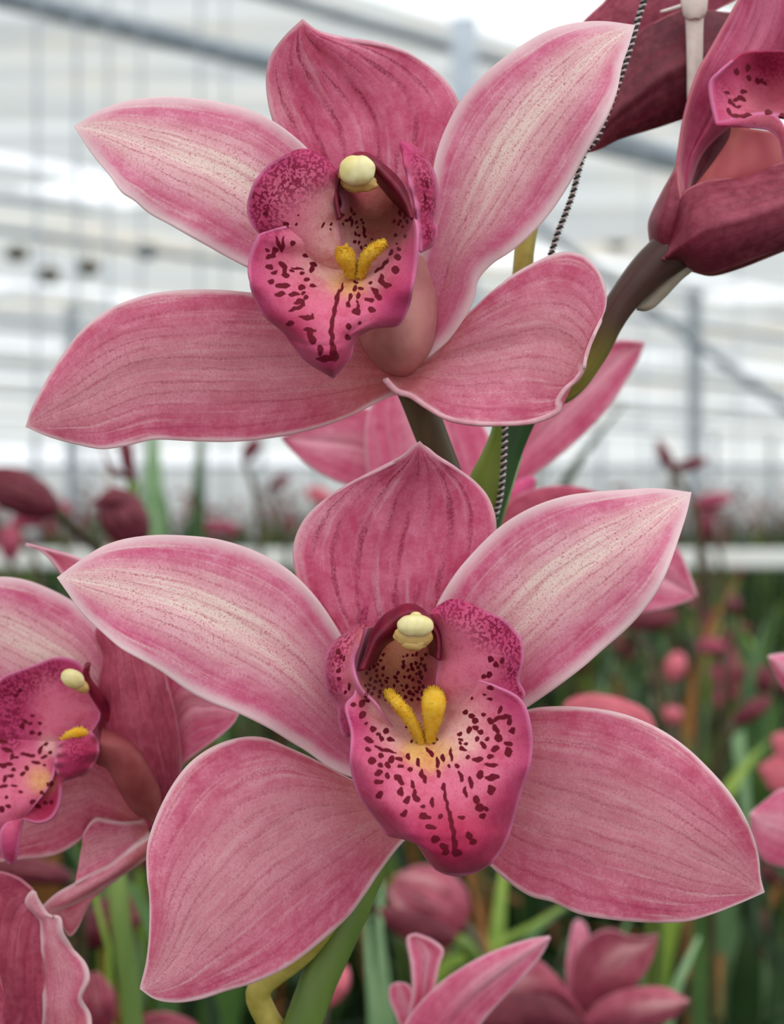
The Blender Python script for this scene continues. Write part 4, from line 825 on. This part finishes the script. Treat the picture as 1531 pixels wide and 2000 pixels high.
# folded green leaf sheath behind, lit left and shaded right half put into the colours
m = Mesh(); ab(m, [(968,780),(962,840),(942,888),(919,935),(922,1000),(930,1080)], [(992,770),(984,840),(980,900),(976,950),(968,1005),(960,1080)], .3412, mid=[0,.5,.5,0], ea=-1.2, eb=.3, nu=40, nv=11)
m.build('sheath', M['leafbright'], P0, thick=.0006, offset=0)['label'] = 'lit bright green half of the folded sheath'
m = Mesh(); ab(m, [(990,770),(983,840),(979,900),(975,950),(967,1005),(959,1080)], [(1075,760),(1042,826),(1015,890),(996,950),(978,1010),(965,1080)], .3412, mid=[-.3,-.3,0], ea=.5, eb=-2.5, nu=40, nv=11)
m.build('sheath', M['leafshade'], P0, thick=.0006, offset=0)['label'] = 'shaded dark green half of the folded sheath'
for az, ln, h, d in ((2.6,.42,.62,1), (.4,.45,.6,1), (1.6,.5,.7,-1), (3.9,.35,.4,1), (5.2,.3,.35,1)):
    c, s_ = math.cos(az), abs(math.sin(az))
    strap(P0, [(BX+c*.03, BY+s_*.03, .23), (BX+c*ln*.3, BY+s_*ln*.3, .23+h*.6), (BX+c*ln*.7, BY+s_*ln*.7, .23+h), (BX+c*ln, BY+s_*ln, .23+h*.92)], [.009,.013,.012,.001], M['leaf'], facing=(c, s_, 1))

# string of two twisted strands supporting the spike
ST = thing('support_string', 'black and white twisted support string hanging beside the upper orchid', 'string', W(1259, -60, .34))
path = spl([tuple(W(x, y, Y)) for x, y, Y in [(1283,-80,.336),(1259,0,.336),(1245,42,.336),(1224,115,.337),(1190,210,.338),(1164,273,.338),(1143,297,.338),(1119,378,.338),(1105,417,.338),(1091,452,.338),(1077,494,.338),(1040,600,.338),(1005,730,.338),(988,800,.338),(986,850,.338),(983,910,.338),(977,965,.339),(968,1005,.341),(960,1040,.343)]], 1500)
# the twist is tighter away from the viewer's corner
for ph, mt, rr in ((0, 'black', 4.3), (PI, 'white', 3.9)):
    m = Mesh(); V = []; seg = 6; n = 1500; tot = 0
    pitch = 13*PX*1.09
    for i in range(n):
        p = Vector(path[i]); q = Vector(path[min(n-1, i+1)]); 
        if i: tot += (p-Vector(path[i-1])).length
        t = (Vector(path[min(n-1, i+1)])-Vector(path[max(0, i-1)])).normalized()
        a = t.cross(Vector((0,-1,0))).normalized(); b = t.cross(a)
        th = 2*PI*tot/pitch+ph
        c = p+(a*math.cos(th)+b*math.sin(th))*3.4*PX
        for k in range(seg):
            w_ = 2*PI*k/seg; V.append(c+(a*math.cos(w_)+b*math.sin(w_))*rr*PX)
    m.add(V, [(i*seg+k, i*seg+(k+1) % seg, (i+1)*seg+(k+1) % seg, (i+1)*seg+k) for i in range(n-1) for k in range(seg)])
    m.build('strand', M[mt], ST)['label'] = mt+' strand'
# white plastic tie
TI = thing('plastic_tie', 'white plastic tie hanging down in front of the dark maroon bloom', 'plant tie', W(1352, 0, .345))
m = Mesh(); ab(m, [(1339,-80),(1340,0),(1343,40),(1346,120),(1347,196),(1349,230)], [(1372,-80),(1372,0),(1369,40),(1367,120),(1362,196),(1358,230)], .3465, mid=[1,1,1], ea=-1, eb=-1, nu=30, nv=9)
m.build('strip', M['plastic'], TI, thick=.0012, offset=0)
m = Mesh(); ab(m, [(1334,-20),(1335,10),(1340,28),(1350,34)], [(1378,-20),(1376,10),(1372,26),(1362,34)], .3455, mid=[1.5,1.5,1], ea=-1, eb=-1, nu=20, nv=9)
m.build('clasp', M['plastic'], TI, thick=.0015, offset=0)
m = Mesh(); tube(m, [W(1290,23,.3445), W(1312,17,.3448), W(1340,8,.345)], [3.2*PX, 4.2*PX, 4.5*PX], seg=8, n=10); m.build('tail', M['plastic'], TI)

# ------------------------------------------------------------------ nearer plants out of focus
def near_plant(label, X, Y, leaves, group=None):
    t = thing('orchid_plant', label, 'potted plant', (X, Y, 0), group)
    pm = pot_mesh(); pm.v = [(x+X, y+Y, z) for x, y, z in pm.v]; pm.build('pot', M['pot'], t)
    for pts, wpx, mt in leaves:
        # every leaf rises from the pot through the given places
        L0 = [(X+random.uniform(-.03,.03), Y+random.uniform(-.03,.03), .22)]+[W(*p) for p in pts]
        k = pts[0][2]/F
        strap(t, L0, [.008]+[wpx/2*k]*6+[wpx/2*k*.85, .0008], M[mt], fold=random.uniform(.1,.35))
    return t
near_plant('leafy orchid plant at bottom right with a broad pale green leaf, blurred', .13, .85, [
  ([(1290,2040,.85),(1320,1930,.85),(1365,1830,.86)], 100, 'leafpale'), ([(1240,2060,.9),(1265,1880,.9),(1285,1780,.92)], 70, 'leaf'),
  ([(1480,2050,.8),(1500,1990,.78),(1560,1950,.78)], 60, 'leafdk'), ([(1180,2080,.95),(1195,1900,.97),(1240,1760,1.0)], 60, 'leaf')])
near_plant('leafy orchid plant behind the bottom pointed petal, pale blurred leaves', -.01, .8, [
  ([(735,2050,.8),(722,1900,.8),(715,1780,.82)], 60, 'leafpale'), ([(760,2050,.85),(740,1830,.85),(745,1720,.86)], 70, 'leafpale'),
  ([(900,2060,.9),(890,1900,.9),(880,1830,.92)], 60, 'leaf'), ([(1000,2060,.95),(970,1850,.95),(985,1700,.97),(995,1640,1.0)], 60, 'leafbright'),
  ([(800,2000,.9),(850,1900,.9),(1000,1830,.9),(1100,1770,.92)], 46, 'leafbright'), ([(960,2060,.86),(950,1850,.86),(915,1700,.88)], 26, 'bractbr'), ([(980,2000,1.0),(1020,1850,1.0),(1120,1760,1.05)], 46, 'leaf')])
near_plant('orchid plant at right with a diagonal bright leaf behind the lower right sepal', .25, 1.2, [
  ([(1270,2000,1.2),(1330,1720,1.2),(1400,1580,1.2),(1460,1490,1.22),(1500,1450,1.25)], 56, 'leafbright'),
  ([(1380,2000,1.25),(1370,1600,1.25),(1340,1430,1.3)], 50, 'leaf'), ([(1520,2000,1.2),(1510,1800,1.2),(1480,1700,1.2)], 50, 'leafdk'),
  ([(1440,2000,1.4),(1430,1600,1.4),(1470,1300,1.4),(1500,1200,1.45)], 44, 'leaf'), ([(1300,2000,1.45),(1290,1600,1.45),(1230,1350,1.5),(1180,1240,1.5)], 44, 'leafdk')])
near_plant('orchid plant at left with a thick green stem by the drooping sepal', -.13, .62, [
  ([(330,2060,.7),(300,1800,.7),(240,1720,.72),(150,1700,.75)], 60, 'leaf'),
  ([(110,2080,.75),(130,1800,.75),(180,1690,.75),(240,1640,.76)], 60, 'leafdk'), ([(420,2080,.8),(400,1900,.8),(330,1800,.8)], 60, 'leafdk'), ([(215,1900,.66),(200,1780,.66),(180,1730,.66)], 24, 'leafbright')])
nq = Mesh(); tube(nq, [(-.13,.62,.22), (-.10,.61,.8), W(262,2120,.60), W(258,1980,.60), W(238,1820,.60), W(226,1700,.60), W(226,1600,.61)], [.0045,.0042,.0040,.0038,.0034], seg=14, n=60)
nq.build('flower_spike', M['stem'], [o for o in bpy.data.objects if o.get('label', '').startswith('orchid plant at left with a thick')][0])
near_plant('orchid plant whose long leaves stand up between the two main blooms at left', -.27, 2.1, [
  ([(318,1300,2.1),(305,1100,2.1),(300,960,2.1),(298,850,2.12),(290,740,2.15)], 52, 'leafpale'), ([(350,1300,2.12),(330,1100,2.12),(322,980,2.12),(300,900,2.12)], 40, 'leaf'),
  ([(385,1300,2.0),(388,1100,2.0),(386,960,2.0),(390,860,2.0),(398,780,2.0)], 36, 'leaf'), ([(240,1300,2.2),(225,1100,2.2),(214,950,2.2),(206,880,2.2)], 20, 'bractbr')])
near_plant('orchid plant with one slanting leaf right of centre against the pale greenhouse', .14, 1.6, [
  ([(1040,1300,1.3),(1070,1050,1.3),(1092,960,1.3),(1145,880,1.3),(1218,790,1.32)], 42, 'leafdk'), ([(1030,1300,1.7),(1045,1100,1.7),(1050,950,1.7),(1052,900,1.7)], 26, 'leaf')])
near_plant('orchid plant with a slender orange brown stalk behind the right petal tip', .32, 1.9, [
  ([(1350,2000,1.9),(1340,1500,1.9),(1370,1270,1.9),(1400,1200,1.9),(1440,1130,1.92)], 30, 'bractbr'), ([(1500,1800,1.95),(1500,1400,1.95),(1420,1200,1.95),(1390,1130,1.95)], 44, 'leaf'), ([(1450,1800,2.0),(1470,1400,2.0),(1520,1180,2.0)], 44, 'leaf')])

# ------------------------------------------------------------------ rows of plants
def foliage(rnd, nl, hmin, hmax, mi_pick):
    m = Mesh()
    for k in range(nl):
        az = rnd.uniform(0, 2*PI); ln = rnd.uniform(.08, .30); h = rnd.uniform(hmin, hmax); wd = rnd.uniform(.009, .014)
        c, s_ = math.cos(az), math.sin(az)
        P = spl([(c*.03, s_*.03, .22), (c*ln*.25, s_*ln*.25, .22+h*.55), (c*ln*.6, s_*ln*.6, .22+h*.95), (c*ln, s_*ln, .22+h*rnd.uniform(.75,1.02))], 9)
        V = []; UV = []
        for i in range(9):
            t = Vector(P[min(8, i+1)]-P[max(0, i-1)]).normalized(); sd = t.cross(Vector((c, s_, 1))).normalized(); up = sd.cross(t)
            w_ = wd*prof([.5, 1, 1, .9, .05], i/8)
            for q in (-1, 0, 1): V.append(Vector(P[i])+sd*w_*q+up*w_*.3*abs(q)); UV.append((i/8, q/2+.5))
        m.add(V, grid_faces(9, 3), UV, None, mi_pick(rnd))
    return m
# one bud and one small open bloom, shared by every spike in the rows
def bud_mesh():
    m = Mesh(); blob(m, (.022, 0, 0), .022, .0095, .0095, 0, n=8, m=10, tipx=.5); tube(m, [(-.012,0,0), (0,0,0), (.004,0,0)], [.0018], seg=5, n=3); return m
def bloom_mesh():
    m = Mesh()
    for j in range(5):
        th = 2*PI*j/5+.3; rd = Vector((.35, math.cos(th), math.sin(th))).normalized(); sd = Vector((1, 0, 0)).cross(rd).normalized()
        V = []; UV = []
        for i in range(6):
            u = i/5; w_ = .0125*math.sin(PI*(.12+.86*u))**.7
            for z in (-1, -.5, 0, .5, 1):
                V.append(rd*(.002+.042*u)+sd*w_*z+Vector((.004*abs(z)-.010*u*u, 0, 0))); UV.append((u, z/2+.5))
        m.add(V, grid_faces(6, 5), UV, {'rim': [3.0]*len(V)})
    blob(m, (.008, 0, -.004), .012, .008, .007, 0, n=6, m=8)
    return m
BM = {}
def small(kind, mat, parent, loc, quat, sc):
    key = (kind, mat)
    if key not in BM:
        o = (bud_mesh() if kind == 'bud' else bloom_mesh()).build('small_'+kind, M[mat]); BM[key] = o.data
        bpy.data.objects.remove(o)
    o = bpy.data.objects.new('flower_bud' if kind == 'bud' else 'blossom', BM[key]); COL.objects.link(o); o.parent = parent
    o.location = loc; o.rotation_mode = 'QUATERNION'; o.rotation_quaternion = quat; o.scale = (sc,)*3
def spikes(rnd, root, nsp, nb0, zmax, pbud):
    for k in range(nsp):
        az = rnd.uniform(0, 2*PI); c, s_ = math.cos(az), math.sin(az); top = zmax*rnd.uniform(.93, 1.0); lean = rnd.uniform(.05, .16)
        pts = [Vector((c*.02, s_*.02, .22)), Vector((c*lean*.3, s_*lean*.3, top*.55)), Vector((c*lean, s_*lean, top))]
        st = Mesh(); tube(st, pts, [.004, .003, .002], seg=6, n=12)
        sp = st.build('flower_spike', M['stem'], root)
        nb = rnd.randint(nb0, nb0+2)
        for b in range(nb):
            p = pts[1].lerp(pts[2], max(0, 1-b*.07)); an = rnd.uniform(0, 2*PI)
            d = Vector((math.cos(an), math.sin(an), rnd.uniform(-.1,.7))).normalized()
            if rnd.random() < pbud: small('bud', rnd.choice(['maroon','maroon','back']), sp, p+d*.012, d.to_track_quat('X', 'Z'), rnd.uniform(.8,1.15))
            else: small('bloom', rnd.choice(['rose','back','blush']), sp, p+d*.012, d.to_track_quat('X', 'Z'), rnd.uniform(.8,1.1))
protos = []
rnd = random.Random(19)
for v in range(8):
    far = v >= 4
    r = thing('orchid_plant', 'x', 'potted plant', (0, 0, 0))
    pot_mesh().build('pot', M['pot'], r)
    foliage(rnd, 34 if far else 76, .45, .92 if far else 1.0, lambda q: q.choice([0, 1, 1, 1, 2, 3] if far else [0, 0, 1, 1, 1, 1, 2, 3, 4])).build('leaf_clump', [M['leaf'], M['leafdk'], M['leafpale'], M['leafbright'], M['bractbr']], r, thick=.0008)
    spikes(rnd, r, 2 if far else 1, 4, 1.22 if far else 1.2, .82)
    protos.append(r)
used = set()
def place(i, x, y, rz, sc, label, group):
    p = protos[i]
    if i in used:
        o = p.copy(); COL.objects.link(o)
        for ch in p.children:
            c = ch.copy(); COL.objects.link(c); c.parent = o
            for g in ch.children:
                d = g.copy(); COL.objects.link(d); d.parent = c
    else: used.add(i); o = p
    o.location = (x, y, 0); o.rotation_euler = (0, 0, rz); o.scale = (1, 1, sc)
    tag(o, label, 'potted plant', group)
rn = random.Random(3)
LN = 'blurred potted orchid plant in the green mass of foliage in front of the white rail'
LF = 'tiny blurred orchid plant in the far rows beyond the white rail'
keep = []
Y = 1.45
while Y < 4.6:
    half = .2126*Y+.25; x = -half+rn.uniform(0, .2)
    while x < half:
        px = CX+x/Y*F
        sc = (CAMZ-.03*Y)/1.22*rn.uniform(.92, 1.02)
        place(rn.randrange(4), x, Y+rn.uniform(-.12,.12), rn.uniform(0, 6.28), sc, LN, 'orchid plants in front of the rail')
        x += rn.uniform(.3, .4)
    Y += .42
Y = 5.5
nfar = 0
while Y < 26 and nfar < 240:
    half = .2126*Y+.2; x = -half+rn.uniform(0, .3)
    while x < half and nfar < 240:
        place(4+rn.randrange(4), x, Y+rn.uniform(-.2,.2), rn.uniform(0, 6.28), (CAMZ+.015*Y-.055)/1.22*rn.uniform(.86, 1.04), LF, 'orchid plants in the far rows')
        nfar += 1; x += rn.uniform(.3, .5)*(1+Y*.03)
    Y += .55+Y*.07
print('far', nfar)

# ------------------------------------------------------------------ white rail through the crop
RL = thing('support_rail', 'white horizontal rail running across the rows of orchids', 'rail', (0, 5, 0))
def box(m, x0, x1, y0, y1, z0, z1):
    m.add([(x0,y0,z0),(x1,y0,z0),(x1,y1,z0),(x0,y1,z0),(x0,y0,z1),(x1,y0,z1),(x1,y1,z1),(x0,y1,z1)], [(0,3,2,1),(4,5,6,7),(0,1,5,4),(1,2,6,5),(2,3,7,6),(3,0,4,7)])
m = Mesh(); box(m, -2.6, 2.6, 4.98, 5.03, 1.198, 1.25)
o = m.build('beam', M['rail'], RL, smooth=False); b_ = o.modifiers.new('bevel', 'BEVEL'); b_.width = .006
for x in (-2.4, -.45, 2.4):
    m = Mesh(); box(m, x-.02, x+.02, 4.985, 5.025, 0, 1.2); m.build('post', M['rail'], RL, smooth=False)

# ------------------------------------------------------------------ greenhouse
def struct(name, m, mat, smooth=False, **kw):
    o = m.build(name, mat, smooth=smooth, **kw); o['kind'] = 'structure'; return o
m = Mesh(); box(m, -70, 70, -4, 90, -.1, 0); struct('floor', m, M['soil'])
YAW = math.radians(42); e1 = Vector((math.sin(YAW), math.cos(YAW), 0)); e2 = Vector((-math.cos(YAW), math.sin(YAW), 0))
ZR = CAMZ+3.5
def slab(m, c0, c1, a0, a1, z0, z1):
    P = [e1*a+e2*c for a, c in ((a0,c0),(a1,c0),(a1,c1),(a0,c1))]
    V = [(p.x, p.y, z0) for p in P]+[(p.x, p.y, z1) for p in P]
    m.add(V, [(0,3,2,1),(4,5,6,7),(0,1,5,4),(1,2,6,5),(2,3,7,6),(3,0,4,7)])
# shade cloths in bays with open vents between them
m = Mesh(); slab(m, .2, 6.9, -6, 90, ZR, ZR+.01)
rc = random.Random(5)
for k in range(9):
    c = 7.7+8*k
    slab(m, c+.85, c+8-.85, -60, 120, ZR, ZR+.01)
    if k:      # vents of the far bays are partly closed
        a_ = -60
        while a_ < 120:
            ln = rc.uniform(2, 6); slab(m, c-.86, c+.86, a_, a_+ln, ZR-.12, ZR-.11); a_ += ln+rc.uniform(1.2, 3.5)
struct('ceiling', m, M['cloth'])
def bar(name, label, cat, p, q, r, mat, group=None, seg=8):
    m = Mesh(); tube(m, [p, (Vector(p)+Vector(q))/2, q], [r], seg=seg, n=5); o = m.build(name, mat); return tag(o, label, cat, group)
for k in range(5):
    c = 7.7+8*k
    for dc, dz, r, nm in ((1.9, -.25, .075, 'lower'), (1.2, -.02, .05, 'upper')):
        a, b = e1*(-10)+e2*(c+dc), e1*(100)+e2*(c+dc)
        far = ['nearest', 'second', 'third', 'fourth', 'fifth'][k]
        bar('roof_beam', f'{nm} grey steel roof beam of the {far} bay, running up to the top left', 'roof beam', (a.x, a.y, ZR+dz), (b.x, b.y, ZR+dz), r*(1 if k == 0 else .6), M['metaldk'])
for k, (x, y, lb) in enumerate([(.505, 13.0, 'thick pale steel post standing behind the top of the upper orchid'), (4.6, 28, 'distant pale steel post near the right edge'), (2.0, 34, 'distant pale steel post right of centre'), (-5.2, 30, 'distant pale steel post at far left')]):
    m = Mesh(); w_ = .09; box(m, x-w_, x+w_, y-w_, y+w_, 0, ZR-.03); tag(m.build('steel_post', M['metal'], smooth=False), lb, 'post')
# hanging wires
for k, (px, Y) in enumerate([(72,7),(150,6.5),(212,7.5),(275,9),(390,8),(440,9.5),(1255,12),(1330,14),(1440,13)]):
    p = W(px, 1000, Y)
    bar('hanging_wire', 'thin vertical wire hanging from the greenhouse roof in the pale background', 'wire', (p.x, p.y, ZR), (p.x, p.y, 1.0), .0065, M['metal'], 'wires hanging from the roof', 6)
a, b = W(1030, 428, 22), W(2113, 1221, 22)
bar('diagonal_brace', 'grey diagonal roof brace falling to the right edge', 'brace', a, b, .055, M['metaldk'])
a, b = W(1120, 245, 16), W(1400, 320, 15)
bar('cross_tube', 'grey roof tube between the upper orchid and the dark bud at top right', 'tube', a, b, .05, M['metaldk'])
# round fans and sodium lamps hanging far back
for k, (px, py, Y, lb) in enumerate([(33,495,24,'leftmost small grey lamp fitting under the far roof'),(95,538,24,'grey lamp fitting second from the left under the far roof'),(172,522,24,'grey lamp fitting left of the upper orchid left sepal'),(286,490,24,'grey lamp fitting just below the upper orchid left petal'),(1205,470,24,'grey lamp fitting under the far roof right of the string'),(1370,480,26,'grey lamp fitting behind the brown stalk at right')]):
    c = W(px, py, Y); t = thing('grow_lamp', lb, 'lamp', c)
    m = Mesh(); blob(m, c, .16, .12, .12, 0, n=8, m=12); m.build('reflector', plain('lamp_grey', (150,146,136), (128,124,114), 3) if k == 0 else bpy.data.materials['lamp_grey'], t)
    m = Mesh(); tube(m, [c+Vector((0,0,.1)), (c.x, c.y, ZR-.02)], [.012], seg=5, n=3); m.build('cord', M['metal'], t)
# far wall: pale panels, bright glazing strip under the roof
m = Mesh(); box(m, -70, 70, 85, 85.1, 0, 3.4); struct('wall_back', m, M['panel'])
for k in range(26):
    m = Mesh(); x = -32+k*2.6; box(m, x-.09, x+.09, 84.6, 84.8, 0, ZR); struct('trim_%d' % (k+1), m, M['metal'])
m = Mesh(); box(m, -70, 70, 84.7, 84.9, 3.3, 3.5); struct('trim_27', m, M['metal'])
# internal cloth walls between the bays, seen as haze of pale verticals
m = Mesh(); box(m, -70, -69.9, -4, 85, 0, ZR); struct('wall_left', m, M['cloth'])
m = Mesh(); box(m, 69.9, 70, -4, 85, 0, ZR); struct('wall_right', m, M['cloth'])

# ------------------------------------------------------------------ camera, light
w = bpy.data.worlds.new('overcast_sky'); SC.world = w; w.use_nodes = True
nt = w.node_tree; nt.nodes.clear()
out = nt.nodes.new('ShaderNodeOutputWorld'); bg = nt.nodes.new('ShaderNodeBackground')
tc = nt.nodes.new('ShaderNodeTexCoord'); sx = nt.nodes.new('ShaderNodeSeparateXYZ'); nt.links.new(tc.outputs['Generated'], sx.inputs[0])
mr = nt.nodes.new('ShaderNodeMapRange'); nt.links.new(sx.outputs[2], mr.inputs[0])
mr.inputs[1].default_value = .0; mr.inputs[2].default_value = 1.0; mr.inputs[3].default_value = 1.0; mr.inputs[4].default_value = 1.9
bg.inputs[0].default_value = (.93, .97, 1.0, 1)
nt.links.new(mr.outputs[0], bg.inputs[1]); nt.links.new(bg.outputs[0], out.inputs[0])
cam = bpy.data.cameras.new('camera'); co = bpy.data.objects.new('camera', cam); COL.objects.link(co)
co.location = (0, 0, CAMZ); co.rotation_euler = (PI/2, 0, 0)
cam.sensor_fit = 'VERTICAL'; cam.sensor_height = 24; cam.lens = 24*F/2000; cam.clip_start = .02; cam.clip_end = 400
cam.dof.use_dof = True; cam.dof.focus_distance = .306; cam.dof.aperture_fstop = 13.5
SC.camera = co
SC.view_settings.view_transform = 'Standard'; SC.view_settings.look = 'None'; SC.view_settings.gamma = 1
SC.view_settings.use_curve_mapping = False; SC.view_settings.exposure = EXPO
SC.cycles.max_bounces = 7; SC.cycles.diffuse_bounces = 4; SC.cycles.adaptive_threshold = .015
